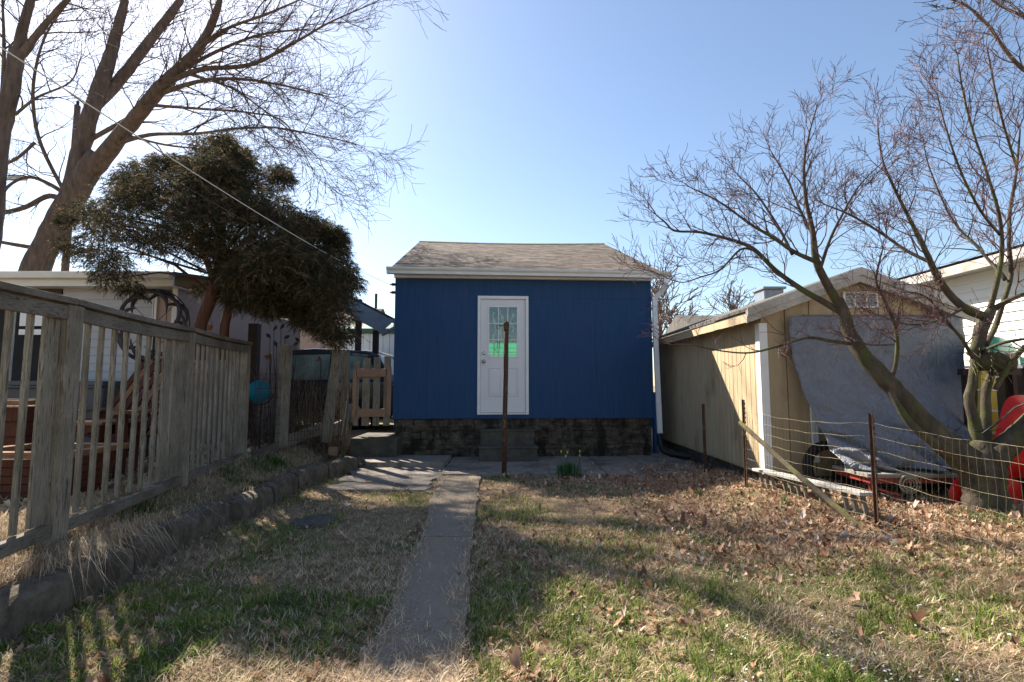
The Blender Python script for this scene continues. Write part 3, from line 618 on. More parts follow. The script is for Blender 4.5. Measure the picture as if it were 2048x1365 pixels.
for a, b in zip(pts[:-1], pts[1:]): m.bar(a, b, .085, .065, up=(0, 1, 0))
lb(m, 'downspout', MT['white'], bevel=.004)
m = MB(); pts = [(dx-.02, -.075, .42), (dx-.02, -.08, .22), (dx+.02, -.14, .11), (dx+.12, -.25, .07), (dx+.30, -.45, .06), (dx+.52, -.62, .06)]
m.tube(pts, [.05, .05, .052, .055, .055, .055], 12); lb(m, 'drain_pipe', MT['black'], smooth=True)
# cable anchors
for z in (3.075, 2.93): m = MB(); m.box((-.07, -.05, z-.02), (-.01, -.01, z+.025)); m.tube([(-.06, -.03, z), (-.10, -.03, z)], .012, 8); lb(m, 'cable_anchor', MT['black'])
# door frame and door
m = MB(); fo = .055
for a, b in (((d0-fo, -.04, .755), (d0-.003, .03, dz1+.06)), ((d1+.003, -.04, .755), (d1+fo, .03, dz1+.06)), ((d0-.002, -.038, dz1+.004), (d1+.002, .03, dz1+.06)), ((d0-.002, -.045, .757), (d1+.002, .05, dz0-.008))): m.box(a, b)
lb(m, 'door_frame', MT['white'], bevel=.004)
wx0, wx1, wz0, wz1 = d0+.155, d1-.155, 1.795, 2.685
dr = MB(); yf, yb = .0, .04
dr.box((d0, yf, dz0), (wx0, yb, dz1)); dr.box((wx1, yf, dz0), (d1, yb, dz1)); dr.box((wx0, yf, wz1), (wx1, yb, dz1)); dr.box((wx0, yf, dz0), (wx1, yb, wz0))
dr = lb(dr, 'door', MT['whitedoor'])
def sub(m, name, mat, **k): return m.build(name, mat, parent=dr, local=True, **k)
m = MB(); e = .022
for a, b in (((wx0-e, -.012, wz0-e), (wx0, -.001, wz1+e)), ((wx1, -.012, wz0-e), (wx1+e, -.001, wz1+e)), ((wx0, -.012, wz1), (wx1, -.001, wz1+e)), ((wx0, -.012, wz0-e), (wx1, -.001, wz0))): m.box(a, b)
for i in (1, 2): x = wx0+(wx1-wx0)*i/3; m.box((x-.008, -.009, wz0), (x+.008, .028, wz1))
for i in (1, 2): z = wz0+(wz1-wz0)*i/3; m.box((wx0, -.007, z-.008), (wx1, .026, z+.008))
sub(m, 'window_grid', MT['white'], bevel=.003)
m = MB(); m.box((wx0, .012, wz0), (wx1, .016, wz1)); sub(m, 'window_pane', MT['glass'])
for x0 in (wx0-.02, wx0+.28):
    m = MB(); x1 = x0+.245; z0, z1 = 1.07, 1.60
    vs = [(x0, -.001, z0), (x1, -.001, z0), (x1, -.001, z1), (x0, -.001, z1)]; q = .018
    r1 = [(x0+q, -.012, z0+q), (x1-q, -.012, z0+q), (x1-q, -.012, z1-q), (x0+q, -.012, z1-q)]; q = .036
    r2 = [(x0+q, -.003, z0+q), (x1-q, -.003, z0+q), (x1-q, -.003, z1-q), (x0+q, -.003, z1-q)]; q = .06
    r3 = [(x0+q, -.010, z0+q), (x1-q, -.010, z0+q), (x1-q, -.010, z1-q), (x0+q, -.010, z1-q)]
    m.add(vs+r1+r2+r3, [(a+i, a+(i+1) % 4, a+4+(i+1) % 4, a+4+i) for a in (0, 4, 8) for i in range(4)]+[(12, 13, 14, 15)]); sub(m, 'door_panel', MT['whitedoor'])
def knob(z, r, name):
    m = MB(); x = d0+.06; n = 16; pr = [(.0, r*.9), (-.012, r), (-.02, r*.45), (-.035, r*.4), (-.045, r*.85), (-.065, r*.8), (-.075, r*.3)]
    if name == 'deadbolt': pr = [(.0, r), (-.014, r), (-.02, r*.8), (-.022, r*.2)]
    vs = [(x+q*math.cos(2*math.pi*j/n), y, z+q*math.sin(2*math.pi*j/n)) for y, q in pr for j in range(n)]
    m.add(vs, [(i*n+j, i*n+(j+1) % n, (i+1)*n+(j+1) % n, (i+1)*n+j) for i in range(len(pr)-1) for j in range(n)]+[tuple((len(pr)-1)*n+j for j in range(n))]); sub(m, name, MT['nickel'], smooth=True)
knob(1.70, .036, 'door_knob'); knob(1.85, .032, 'deadbolt')
# white strips added inside the door in place of reflections on its glass
m = MB()
for x, z0, z1 in ((wx0+.10, 2.02, 2.62), (wx0+.22, 2.1, 2.66), (wx0+.42, 2.25, 2.64)):
    pts = [(x+.03*math.sin(i*1.3+x*9), .14+.03*math.cos(i*1.9), z1+(z0-z1)*i/7) for i in range(8)]; m.tube(pts, [.02+.012*math.sin(i*2.1+x*5) for i in range(8)], 6, lump=.3)
lb(m, 'reflection_strip', MT['white'])
# concrete steps
t = thing('concrete_steps', 'two dark concrete steps in front of the white shed door', 'steps', (SX, SY, 0), YAW)
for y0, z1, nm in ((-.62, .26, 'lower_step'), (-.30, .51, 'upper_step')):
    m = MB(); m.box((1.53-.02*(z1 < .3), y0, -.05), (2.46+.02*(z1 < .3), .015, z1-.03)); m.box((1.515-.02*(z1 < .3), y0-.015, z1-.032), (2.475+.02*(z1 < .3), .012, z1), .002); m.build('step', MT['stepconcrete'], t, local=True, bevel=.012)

# clothes pole
b = G(1008, 949); tp = W(1012.5, 645, b.y)
t = thing('clothes_pole', 'rusty brown clothes line pole standing alone in front of the door', 'pole', (b.x, b.y, 0))
m = MB(); m.tube([(b.x, b.y, -.1), b.lerp(tp, .33), b.lerp(tp, .66)+Vector((.006, 0, 0)), tp], [.036, .034, .034, .036], 12); m.build('pole', MT['rust'], t, smooth=True)
m = MB(); m.lathe((tp.x, tp.y, tp.z), [(.034, -.14), (.041, -.13), (.041, -.01), (.02, .012), (.004, .02)], 12); m.tube([tp+Vector((-.03, -.01, -.055)), tp+Vector((-.10, -.01, -.055))], .007, 6)
m.tube([tp+Vector((-.115+.028*math.cos(a), -.01, -.07+.028*math.sin(a))) for a in np.linspace(0, 5.6, 12)], .006, 6); m.build('hook', MT['rust'], t)

# ---------------------------------------------------------------- tan shed
TX, TY, TX1, TYB = 3.03, 6.22, 5.47, 10.6
EZ, AX, AZ = 2.16, 4.18, 2.66
t = thing('tan_shed', 'tan wood sided garden shed with a shallow gable roof on the right', 'shed', (TX, TY, 0))
def grooved(m, p, d, nrm, L, z0, ztop, pitch=.2, gap=.012, th=.02):
    """vertical boards along d with real grooves, tops following ztop(s)"""
    p = Vector(p); d = Vector(d); nrm = Vector(nrm); s = 0
    while s < L-1e-4:
        e = min(s+pitch-gap, L); a0 = p+d*s; a1 = p+d*e; dz = random.uniform(-.01, .01)
        vs = [a0+Vector((0, 0, z0+dz)), a1+Vector((0, 0, z0+dz)), a1+Vector((0, 0, ztop(e))), a0+Vector((0, 0, ztop(s)))]
        m.add(vs+[v+nrm*th for v in vs], [(3, 2, 1, 0), (4, 5, 6, 7), (0, 1, 5, 4), (1, 2, 6, 5), (2, 3, 7, 6), (3, 0, 4, 7)]); s += pitch
m = MB(); grooved(m, (TX, TY+.01, 0), (0, 1, 0), (-1, 0, 0), TYB-TY, .22, lambda s: 2.10, .127); m.box((TX+.001, TY+.02, .2), (TX+.04, TYB, 2.1))
def tz(s):
    x = TX+s; return EZ-.06+(AZ-EZ)*(1-abs(x-AX)/(AX-2.82))+.0
m2 = m; xx = 0
grooved(m, (TX, TY, 0), (1, 0, 0), (0, -1, 0), AX-TX, .24, tz, .30); grooved(m, (AX, TY, 0), (1, 0, 0), (0, -1, 0), TX1-AX, .24, lambda s: tz(s+AX-TX), .30)
m.add([(TX, TY+.003, .2), (TX1, TY+.003, .2), (TX1, TY+.003, tz(TX1-TX)-.005), (AX, TY+.003, tz(AX-TX)-.005), (TX, TY+.003, tz(0)-.005)], [(0, 1, 2, 3, 4)])
m.box((TX1-.03, TY+.01, .2), (TX1, TYB, 2.0)); m.box((TX, TYB, .2), (TX1, TYB+.03, 2.1)); m.build('wall', MT['tanpaint'], t)
m = MB(); m.box((TX+.02, TY+.03, -.1), (TX+.3, TYB, .21), .01); m.box((TX+.3, TY+.03, -.1), (TX1, TY+.2, .23)); m.build('foundation', MT['stone'], t)
m = MB(); th = .05
for x0, x1 in ((2.80, AX), (5.56, AX)):
    z0 = EZ; z1 = AZ; ya, yb = TY-.14, TYB+.15
    vs = [(x0, ya, z0), (x0, yb, z0), (x1, yb, z1), (x1, ya, z1)]; vs2 = [(a, b, c+.035) for a, b, c in vs]
    fs = [(0, 1, 2, 3), (7, 6, 5, 4), (0, 4, 5, 1), (1, 5, 6, 2), (2, 6, 7, 3), (3, 7, 4, 0)]; m.add(vs+vs2, fs)
m.build('roof', MT['greyshingle'], t)
m = MB()
for x0, x1, z0 in ((2.80, AX, EZ), (5.56, AX, EZ)):   # rake boards in two layers
    for yy, h, dz in ((TY-.135, .145, 0), (TY-.165, .075, .01)):
        vs = [(x0, yy, z0-h+dz), (x1, yy, AZ-h+dz), (x1, yy, AZ+dz+.02), (x0, yy, z0+dz+.02)]; m.prism(vs, (0, -.028, 0))
m.build('rake_board', MT['fasciawood'], t, bevel=.003)
m = MB(); y = TY-.12
while y < TYB:
    m.box((2.82, y, 2.035+random.uniform(-.003, .003)), (2.84, min(y+.20, TYB), 2.15)); y += .203
m.build('eave_board', MT['tanpaint'], t)
m = MB(); m.box((TX-.035, TY-.045, .22), (TX+.065, TY+.06, 2.03)); m.build('corner_trim', MT['white'], t, bevel=.003)
a = W(1683, 617, TY); b = W(1750, 585, TY); m = MB()
m.box((a.x, TY-.05, a.z), (a.x+.02, TY-.02, b.z)); m.box((b.x-.02, TY-.05, a.z), (b.x, TY-.02, b.z)); m.box((a.x, TY-.052, b.z-.015), (b.x, TY-.02, b.z)); m.box((a.x, TY-.052, a.z), (b.x, TY-.02, a.z+.015))
for i in (1, 2): x = a.x+(b.x-a.x)*i/3; m.box((x-.008, TY-.048, a.z), (x+.008, TY-.02, b.z))
for i in range(9): z = a.z+.018+(b.z-a.z-.03)*i/9; m.add([(a.x, TY-.045, z), (b.x, TY-.045, z), (b.x, TY-.024, z+.016), (a.x, TY-.024, z+.016)], [(0, 1, 2, 3)])
m.build('vent', MT['whitesiding'], t)
m = MB(); m.box((a.x, TY-.0235, a.z), (b.x, TY-.0215, b.z)); m.build('vent_opening', MT['bin'], t)
a = W(1610, 637, TY-.08); b = W(1925, 631, TY-.08); m = MB(); m.box((a.x, TY-.06, a.z-.01), (b.x, TY-.022, b.z+.01)); m.build('batten', MT['newwood_x'], t)
m = MB(); m.bar(W(1633, 925, TY-.05), W(1625, 790, TY-.05), .07, .03, up=(0, 1, 0)); m.build('door_jamb', MT['white'], t)
m = MB(); m.bar(W(1566, 712, TY-.1), W(1588, 682, TY-.1), .05, .03); m.build('prop_board', MT['newwood'], t)
# tarp
Ls = [(1578, 633, 6.10), (1577, 660, 6.08), (1584, 720, 6.03), (1602, 780, 5.95), (1626, 840, 5.85), (1652, 895, 5.72), (1690, 938, 5.45)]
Rs = [(1922, 634, 6.10), (1926, 680, 6.08), (1925, 740, 6.03), (1935, 790, 5.9), (1940, 850, 5.7), (1945, 900, 5.5), (1950, 937, 5.40)]
nU, nV = 60, 60; m = MB(); vs = []
def lerpl(L, v): q = v*(len(L)-1); i = min(int(q), len(L)-2); f = q-i; return [L[i][k]*(1-f)+L[i+1][k]*f for k in range(3)]
for j in range(nV+1):
    v = j/nV; l = lerpl(Ls, v); r = lerpl(Rs, v)
    for i in range(nU+1):
        u = i/nU; x, y, Y = [l[k]*(1-u)+r[k]*u for k in range(3)]; p = W(x, y, Y)
        fold = .022*math.sin(26*u+5*math.sin(4*v)-8*v)*v*v+.035*(float(fbm(np.array(u*9+v*7), np.array(v*8-u*6)))-.5)*(.4+v)+.05*(float(fbm(np.array(u*6+v*3), np.array(v*3-u*2)))-.5)*(.3+v)+.045*math.sin(9*(u*1.4-v*1.7)+2*math.sin(3*v))*v*(1-.4*u)+.05*(float(fbm(np.array(u*2.5+9), np.array(v*5)))-.5)
        fold *= 1+2.2*v*v; p.y -= abs(fold)*1.2+.01; p.z += fold*.25*v*(1-v)*2+.10*math.exp(-((v-.82)/.12)**2)*math.exp(-((u-.55)/.35)**2); vs.append(p)
m.add(vs, [(j*(nU+1)+i, j*(nU+1)+i+1, (j+1)*(nU+1)+i+1, (j+1)*(nU+1)+i) for j in range(nV) for i in range(nU)])
o = m.build('tarp', MT['tarp'], smooth=True); sm = o.modifiers.new('s', 'SOLIDIFY'); sm.thickness = .004
tag(o, 'large grey blue tarp draped from the tan shed gable down onto the trailer', 'tarp')
# trailer
t = thing('utility_trailer', 'small red utility trailer with a grey timber bed under the tarp', 'trailer', (4.2, 5.5, 0))
a = W(1675, 933, 5.75); b = W(1712, 947, 5.22); x0, x1 = b.x, 5.1; z = .375
m = MB(); m.box((3.55, 5.20, z-.02), (x1, 5.78, z+.02), .004); m.build('bed', MT['greywood_x'], t, bevel=.004)
m = MB(); m.box((3.58, 5.22, z-.075), (x1, 5.25, z-.022)); m.box((3.58, 5.72, z-.075), (x1, 5.75, z-.022)); m.box((3.58, 5.25, z-.075), (3.62, 5.72, z-.022))
m.bar((3.62, 5.3, .31), (3.70, 5.28, .05), .05, .04); m.bar((3.60, 5.2, .26), (3.82, 5.15, .20), .02, .02); m.bar((4.9, 5.3, .31), (4.9, 5.3, .05), .05, .04); m.build('frame', MT['redpaint'], t)
m = MB(); m.bar((3.72, 5.1, .03), (3.80, 5.15, .18), .10, .02); m.build('hitch_bracket', MT['redpaint'], t)
m = MB(); m.tube([(4.5, 5.55, .20), (4.5, 5.70, .20)], .18, 20); m.build('wheel', MT['tyre'], t)
# dark shade under the trailer: made by black boxes added at the back
m = MB(); m.box((3.75, 5.95, .08), (4.6, 6.1, .36), .01); m.box((4.65, 5.9, .08), (5.3, 6.1, .42), .01); tag(m.build('shade_boxes', MT['black'], bevel=.01), 'black boxes added as dark shade behind the red trailer', 'shade_box')
m = MB()
for r, dy in ((.10, 0), (.085, .01), (.07, -.01), (.055, .012)):
    m.tube([(W(1818, 950, 5.18).x+r*math.cos(a)+random.uniform(-.004, .004), 5.18+dy, .30+r*.9*math.sin(a)) for a in np.linspace(0, 2*math.pi*.97, 26)], .006, 6)
m.tube([(W(1818, 950, 5.18).x, 5.18, .34), (W(1818, 950, 5.18).x+.01, 5.16, .12)], .006, 6)
tag(m.build('rope_coil', MT['rope'], smooth=True), 'pale coil of rope hanging under the trailer bed', 'rope')
m = MB(); c = W(1665, 945, 5.95); m.tube([(c.x+.28*math.cos(a), 5.95+.05*math.sin(a), .32+.27*math.sin(a)) for a in np.linspace(0, 2*math.pi, 29)], .055, 10, False)
tag(m.build('old_tyre', MT['tyre'], smooth=True), 'old black tyre leaning by the tan shed behind the trailer', 'tyre')

# ---------------------------------------------------------------- wire fence on the right
P1 = Vector((2.70, 6.02, .11)); P2 = Vector((2.94, 4.24, .09)); P3 = Vector((3.02, 2.0, .09))
t = thing('wire_fence', 'rusty welded wire fence on steel posts crossing the right lawn', 'fence', tuple(P2))
def tpost(p, h):
    m = MB(); x, y, z = p; m.box((x-.017, y-.003, z-.2), (x+.017, y+.003, z+h)); m.box((x-.003, y-.03, z-.2), (x+.003, y-.003, z+h))
    zz = z+.08
    while zz < z+h-.02: m.box((x-.008, y-.037, zz), (x+.008, y-.0305, zz+.022)); zz += .054
    m.build('post', MT['rust'], t)
tpost(P1, 1.0); tpost(P2, .96); tpost(P3, .95)
m = MB()
for p, q, n in ((P1, P2, 34), (P2, P3, 42)):
    for i in range(n+1):
        u = i/n; o = p.lerp(q, u); k = .02*math.sin(u*9+p.x*7); m.tube([(o.x+k-.03*math.sin(math.pi*u), o.y, o.z-.02), (o.x+k*.3+.02*math.sin(u*17), o.y, o.z+.5), (o.x, o.y, o.z+.88-.05*math.sin(math.pi*u))], .0015, 3, False)
    for j in range(9):
        pts = []
        for i in range(13):
            u = i/12; o = p.lerp(q, u); s = j/8; pts.append((o.x+.02*math.sin(u*9+p.x*7)*(1-s)-.02*math.sin(math.pi*u)*(1-s), o.y, o.z+.88*s-.05*s*math.sin(math.pi*u)+.006*math.sin(i*2.3+j)))
        m.tube(pts, .0015, 4, False)
m.build('wire_mesh', MT['wire'], t)
a = W(1480, 845, 6.0); b = W(1728, 1062, 4.28); m = MB(); m.tube([a, a.lerp(b, .5)+Vector((0, 0, -.02)), b], [.023, .027, .030], 8, lump=.08)
tag(m.build('brace_pole', MT['moss']), 'mossy wooden pole slanting down between the two rusty fence posts', 'pole')
b = G(1411, 950, .02); tp = W(1411, 808, b.y); m = MB(); m.box((b.x-.02, b.y-.006, -.1), (b.x+.02, b.y+.006, tp.z), .001)
m.box((b.x-.006, b.y-.03, -.1), (b.x+.006, b.y-.006, tp.z)); tag(m.build('metal_stake', MT['rust']), 'thin rusty stake standing between the blue shed and the wire fence', 'stake')
t = thing('slatted_rail', 'low weathered rail with grey slats hanging below it behind the wire fence', 'rail', (2.9, 5.2, 0))
a = Vector((2.86, 6.08, .30)); b = Vector((3.00, 4.42, .36)); m = MB(); m.bar(a, b, .13, .03); m.build('top_board', MT['fasciawood'], t, bevel=.004)
for i in range(15):
    if i in (3, 8, 11): continue
    o = a.lerp(b, (i+.5)/15); m = MB(); m.bar(o+Vector((0, 0, -.018)), (o.x+.01, o.y-.06, .07), .035, .02, up=(0, 1, 0)); m.build('slat', MT['greywood'], t)
m = MB(); m.add(*rough_block((2.93, 4.55, .07), (2.85, 4.22, .07), .22, .05, 51)); tag(m.build('flat_stone', MT['rock']), 'flat pale stone slab at the foot of the mossy brace pole', 'stone')
for i, (px, py, r, lbl) in enumerate([(1505, 968, .055, 'round pale stone at the foot of the far rusty fence post'), (1490, 965, .035, 'small stone left of the round pale stone by the far fence post'), (1770, 1085, .06, 'brown stone under the wire fence, nearest to the rusty middle post'),
        (1800, 1095, .065, 'larger brown stone in the row under the wire fence, second from the post'), (1835, 1105, .055, 'third brown stone in the row under the wire fence'), (1870, 1120, .06, 'outermost stone of the row under the wire fence among curled leaves'), (1690, 1075, .04, 'small white stone in the leaves left of the rusty middle post')]):
    g = G(px, py, .10); m = MB(); vs = []; rs = random.Random(i)
    for a in range(5):
        th = math.pi*a/4
        for j in range(9): q = r*(1+rs.uniform(-.2, .2)); vs.append((g.x+1.3*q*math.sin(th)*math.cos(j*.698), g.y+q*math.sin(th)*math.sin(j*.698), .11+q*.75*math.cos(th)))
    m.add(vs, [(a*9+j, a*9+(j+1) % 9, (a+1)*9+(j+1) % 9, (a+1)*9+j) for a in range(4) for j in range(9)])
    o = m.build('stone', MT['rock'], smooth=True); s_ = o.modifiers.new('s', 'SUBSURF'); s_.levels = 1; s_.render_levels = 1; tag(o, lbl, 'stone', 'stones under the wire fence')

# ---------------------------------------------------------------- bare trees
class Tree:
    def __init__(s, seed, wf=1): s.wf = wf; s.rs = random.Random(seed); s.thick = MB(); s.thin = MB(); s.count = 0
    def limb(s, pts, k=10, lump=.04):
        """pts: (px, py, Y, width in px) → smooth world polyline, returned with radii"""
        P = [W(a, b, c) for a, b, c, _ in pts]; Rr = [w_*c/F/2*s.wf for _, _, c, w_ in pts]; out = []; rad = []
        for i in range(len(P)-1):
            p0 = P[max(i-1, 0)]; p1 = P[i]; p2 = P[i+1]; p3 = P[min(i+2, len(P)-1)]
            for j in range(5):
                u = j/5; out.append(.5*((2*p1)+(p2-p0)*u+(2*p0-5*p1+4*p2-p3)*u*u+(3*p1-p0-3*p2+p3)*u**3)); rad.append(Rr[i]*(1-u)+Rr[i+1]*u)
        out.append(P[-1]); rad.append(Rr[-1])
        s.thick.tube(out, rad, k if max(rad) > .03 else 6, lump=lump if max(rad) < .06 or lump > .05 else .075); return out, rad
    def grow(s, p, d, L, r, lev, up, wander, maxlev, kids, ang):
        rs = s.rs; n = 6 if lev < maxlev else 4; pts = [p]; q = Vector(p); d = Vector(d).normalized(); st = L/n
        dirs = []
        for i in range(n):
            d = (d+Vector((rs.gauss(0, wander), rs.gauss(0, wander), rs.gauss(0, wander)+up))).normalized(); q = q+d*st; pts.append(q); dirs.append(d)
        rad = [max(r*(1-.75*i/n), s.rmin) for i in range(n+1)]
        s.thin.tube(pts, rad, 5 if r > .012 else 3, False); s.count += 1
        if lev < maxlev:
            m = kids[min(lev, len(kids)-1)]
            for j in range(m):
                i = rs.randint(1, n-1) if j else n-1; dd = dirs[i]
                ax = dd.cross(Vector((rs.gauss(0, 1), rs.gauss(0, 1), rs.gauss(0, 1)))).normalized()
                nd = Matrix.Rotation(rs.uniform(*ang), 3, ax) @ dd
                s.grow(pts[i+1], nd, L*rs.uniform(.42, .75), rad[i]*rs.uniform(.5, .75), lev+1, up, wander, maxlev, kids, ang)
    def dress(s, pts, rad, step, L, up=.03, wander=.13, maxlev=2, kids=(4, 3), ang=(.4, 1.0), start=.15, r=None, bias=None):
        rs = s.rs; tot = sum((pts[i+1]-pts[i]).length for i in range(len(pts)-1)); acc = 0; nxt = tot*start
        for i in range(len(pts)-1):
            seg = pts[i+1]-pts[i]; l = seg.length
            while acc+l > nxt:
                p = pts[i]+seg*((nxt-acc)/l); d = seg.normalized(); ax = d.cross(Vector((rs.gauss(0, 1), rs.gauss(0, 1), rs.gauss(0, 1)))).normalized()
                nd = Matrix.Rotation(rs.uniform(*ang), 3, ax) @ d
                if bias: nd = (nd+Vector(bias)).normalized()
                f = 1-.45*nxt/tot
                s.grow(p, nd, L*f*rs.uniform(.6, 1.2), min(r or rad[i]*.5, rad[i]*.6), 0, up, wander, maxlev, kids, ang); nxt += step*rs.uniform(.6, 1.4)
            acc += l
        d = (pts[-1]-pts[-2]).normalized()
        for _ in range(3): s.grow(pts[-1], d+Vector((rs.gauss(0, .3), rs.gauss(0, .3), rs.gauss(0, .3))), L*.6, rad[-1]*.8, 0, up, wander, maxlev, kids, ang)

# big tree behind the garage
YB = 15.5
t = thing('large_bare_tree', 'huge bare tree with dark leaning trunk and long limbs behind the cedar', 'tree', tuple(W(20, 740, YB)))
T1 = Tree(3, .62); T1.rmin = .005
def L_(l, **k):
    a, b = T1.limb(l); T1.dress(a, b, **k) if k else None
trunk = [(10, 780, YB, 92), (50, 600, YB, 80), (88, 500, YB, 72), (130, 420, YB, 70), (172, 350, YB, 72), (200, 310, YB, 60)]
T1.limb(trunk, 16, .06)
ho = dict(step=.34, L=2.1, up=.015, maxlev=2, kids=(5, 4), ang=(.35, .9), r=.024)
L_([(185, 340, YB, 58), (250, 262, YB-.4, 46), (305, 195, YB-.8, 44), (345, 150, YB-1.1, 36), (392, 105, YB-1.3, 30), (425, 45, YB-1.5, 24), (440, 0, YB-1.7, 18)], start=.3, **ho)
L_([(140, 400, YB, 56), (165, 290, YB, 52), (185, 215, YB, 46), (215, 130, YB+.3, 40), (235, 60, YB+.5, 30), (250, 0, YB+.7, 24)], start=.35, **ho)
L_([(180, 220, YB, 42), (235, 165, YB+.6, 36), (290, 95, YB+1, 30), (340, 30, YB+1.3, 26), (362, 0, YB+1.5, 22)], start=.2, **ho)
L_([(325, 170, YB-1, 20), (400, 140, YB-1.3, 16), (500, 130, YB-1.8, 13), (590, 85, YB-2.2, 9), (660, 45, YB-2.5, 6), (740, 10, YB-2.8, 3)], start=.1, **ho)
L_([(300, 195, YB-.8, 18), (390, 165, YB-1.2, 13), (470, 158, YB-1.6, 10), (560, 170, YB-2, 7), (640, 190, YB-2.3, 4)], start=.1, **ho)
L_([(380, 110, YB-1.3, 14), (450, 60, YB-1.8, 10), (530, 30, YB-2.2, 8), (600, 0, YB-2.5, 4)], start=.1, **ho)
L_([(330, 160, YB-1, 14), (430, 105, YB-.8, 11), (520, 70, YB-.6, 8), (600, 60, YB-.4, 5)], start=.1, **ho)
L_([(230, 290, YB-.3, 15), (300, 270, YB-.8, 12), (390, 268, YB-1.2, 9), (470, 258, YB-1.6, 8), (550, 256, YB-2, 6), (620, 268, YB-2.3, 5), (700, 285, YB-2.6, 3)], start=.3, **ho)
L_([(180, 280, YB, 16), (275, 225, YB+.4, 13), (340, 170, YB+.8, 10)], start=.3, **ho)
L_([(290, 210, YB-.8, 12), (400, 218, YB-1.2, 8), (500, 226, YB-1.6, 6), (570, 246, YB-2, 4), (620, 330, YB-2.2, 2.5)], start=.2, **ho)
L_([(380, 150, YB-1.2, 9), (460, 175, YB-1.5, 7), (520, 215, YB-1.8, 5), (580, 262, YB-2.1, 4), (640, 320, YB-2.4, 2.5)], start=.2, **ho)
L_([(250, 270, YB-.3, 9), (330, 290, YB-.8, 7), (420, 300, YB-1.3, 4), (480, 310, YB-1.6, 3)], start=.2, **ho)
lf = dict(step=.26, L=1.5, up=.02, maxlev=2, kids=(4, 3), ang=(.4, 1.), r=.02)
L_([(140, 405, YB, 12), (82, 290, YB, 11), (66, 200, YB, 10), (75, 120, YB, 8), (100, 55, YB, 6), (150, -10, YB, 3)], start=.1, **lf)
L_([(145, 400, YB, 14), (105, 372, YB, 13), (60, 355, YB-.3, 10), (20, 370, YB-.5, 9), (-10, 410, YB-.6, 7)], start=.3, **lf)
L_([(140, 410, YB, 20), (100, 392, YB-.1, 17), (50, 415, YB-.3, 15), (-10, 430, YB-.5, 14)], start=.4, **lf)
L_([(70, 285, YB, 10), (30, 320, YB, 9), (-15, 335, YB, 8)], start=.2, **lf)
L_([(92, 500, YB, 16), (20, 488, YB, 12), (-20, 480, YB, 12)])
L_([(125, 500, YB, 12), (150, 505, YB-.5, 9), (200, 500, YB-1, 6)])
L_([(150, 440, YB, 10), (210, 445, YB-.5, 7), (280, 470, YB-1, 4)], start=.2, **lf)
T1.thick.build('trunk', MT['bark'], t, smooth=True); T1.thin.build('crown', MT['twig'], t)
c1 = T1.count
t = thing('bare_tree', 'bare tree with thick upright forked trunk at the left picture edge', 'tree', tuple(W(-40, 740, 11)))
T1 = Tree(5, .52); T1.rmin = .005; Y2 = 11
L_([(-60, 780, Y2, 70), (-30, 560, Y2, 66), (-12, 420, Y2, 62), (0, 280, Y2, 62), (22, 180, Y2, 56), (35, 100, Y2, 50)])
L_([(30, 130, Y2, 42), (45, 60, Y2, 34), (62, 0, Y2, 28)], start=.2, **lf)
L_([(35, 120, Y2, 32), (70, 75, Y2, 24), (115, 20, Y2, 18), (145, -10, Y2, 14)], start=.2, **lf)
L_([(5, 200, Y2, 18), (8, 100, Y2, 12), (5, 0, Y2, 8)], start=.2, **lf)
L_([(30, 230, Y2, 12), (75, 195, Y2, 9), (140, 165, Y2, 6), (160, 120, Y2, 4)], start=.1, **lf)
T1.thick.build('trunk', MT['bark'], t, smooth=True); T1.thin.build('crown', MT['twig'], t)

# twisted tree on the right
YM = 4.75
t = thing('twisted_tree', 'twisted ornamental bare tree with a mossy forked trunk and pollard stub', 'tree', tuple(G(1975, 1035, .08)))
T1 = Tree(11, .88); T1.rmin = .0019
mp = dict(step=.10, L=.50, up=.05, wander=.16, maxlev=2, kids=(5, 4), ang=(.35, 1.0), r=.008)
L_([(1980, 1075, YM, 100), (1976, 1030, YM, 86), (1968, 980, YM, 80), (1962, 940, YM, 88), (1958, 905, YM, 80), (1950, 880, YM, 30)])
L_([(1962, 955, YM, 70), (1915, 905, YM, 60), (1865, 865, YM, 52), (1820, 815, YM, 42), (1775, 765, YM, 40), (1730, 715, YM+.05, 34), (1700, 668, YM+.1, 28), (1688, 630, YM+.1, 26), (1675, 598, YM+.1, 24)])
L_([(1925, 915, YM-.05, 22), (1860, 880, YM-.1, 19), (1815, 840, YM-.1, 16), (1785, 790, YM-.05, 13), (1770, 755, YM, 12)])
L_([(1960, 945, YM, 62), (2005, 900, YM-.1, 50), (2048, 862, YM-.2, 46), (2110, 800, YM-.3, 42), (2200, 730, YM-.3, 34)])
L_([(1962, 915, YM, 30), (1950, 850, YM, 24), (1938, 800, YM, 20), (1944, 770, YM, 18), (1950, 725, YM, 18), (1948, 700, YM, 16)])
L_([(1968, 905, YM+.02, 26), (1972, 830, YM+.02, 20), (1972, 785, YM+.02, 18), (1984, 745, YM+.02, 14)])
L_([(1955, 725, YM, 40), (1985, 724, YM, 46), (2018, 726, YM, 44)])
L_([(1940, 710, YM, 16), (1955, 690, YM, 24), (1962, 660, YM, 28), (1975, 635, YM, 24), (1984, 618, YM, 18)])
L_([(1682, 625, YM+.1, 16), (1650, 606, YM+.15, 14), (1600, 577, YM+.2, 12), (1550, 540, YM+.3, 10), (1505, 497, YM+.35, 9), (1455, 478, YM+.4, 7), (1400, 465, YM+.4, 6), (1350, 462, YM+.4, 5), (1330, 445, YM+.4, 4), (1312, 430, YM+.4, 2.5)], start=.2, **mp)
L_([(1505, 500, YM+.3, 6), (1480, 500, YM+.2, 5), (1440, 540, YM+.1, 4), (1400, 555, YM, 3.5), (1360, 565, YM, 2.5), (1310, 545, YM, 2)], start=.1, **mp)
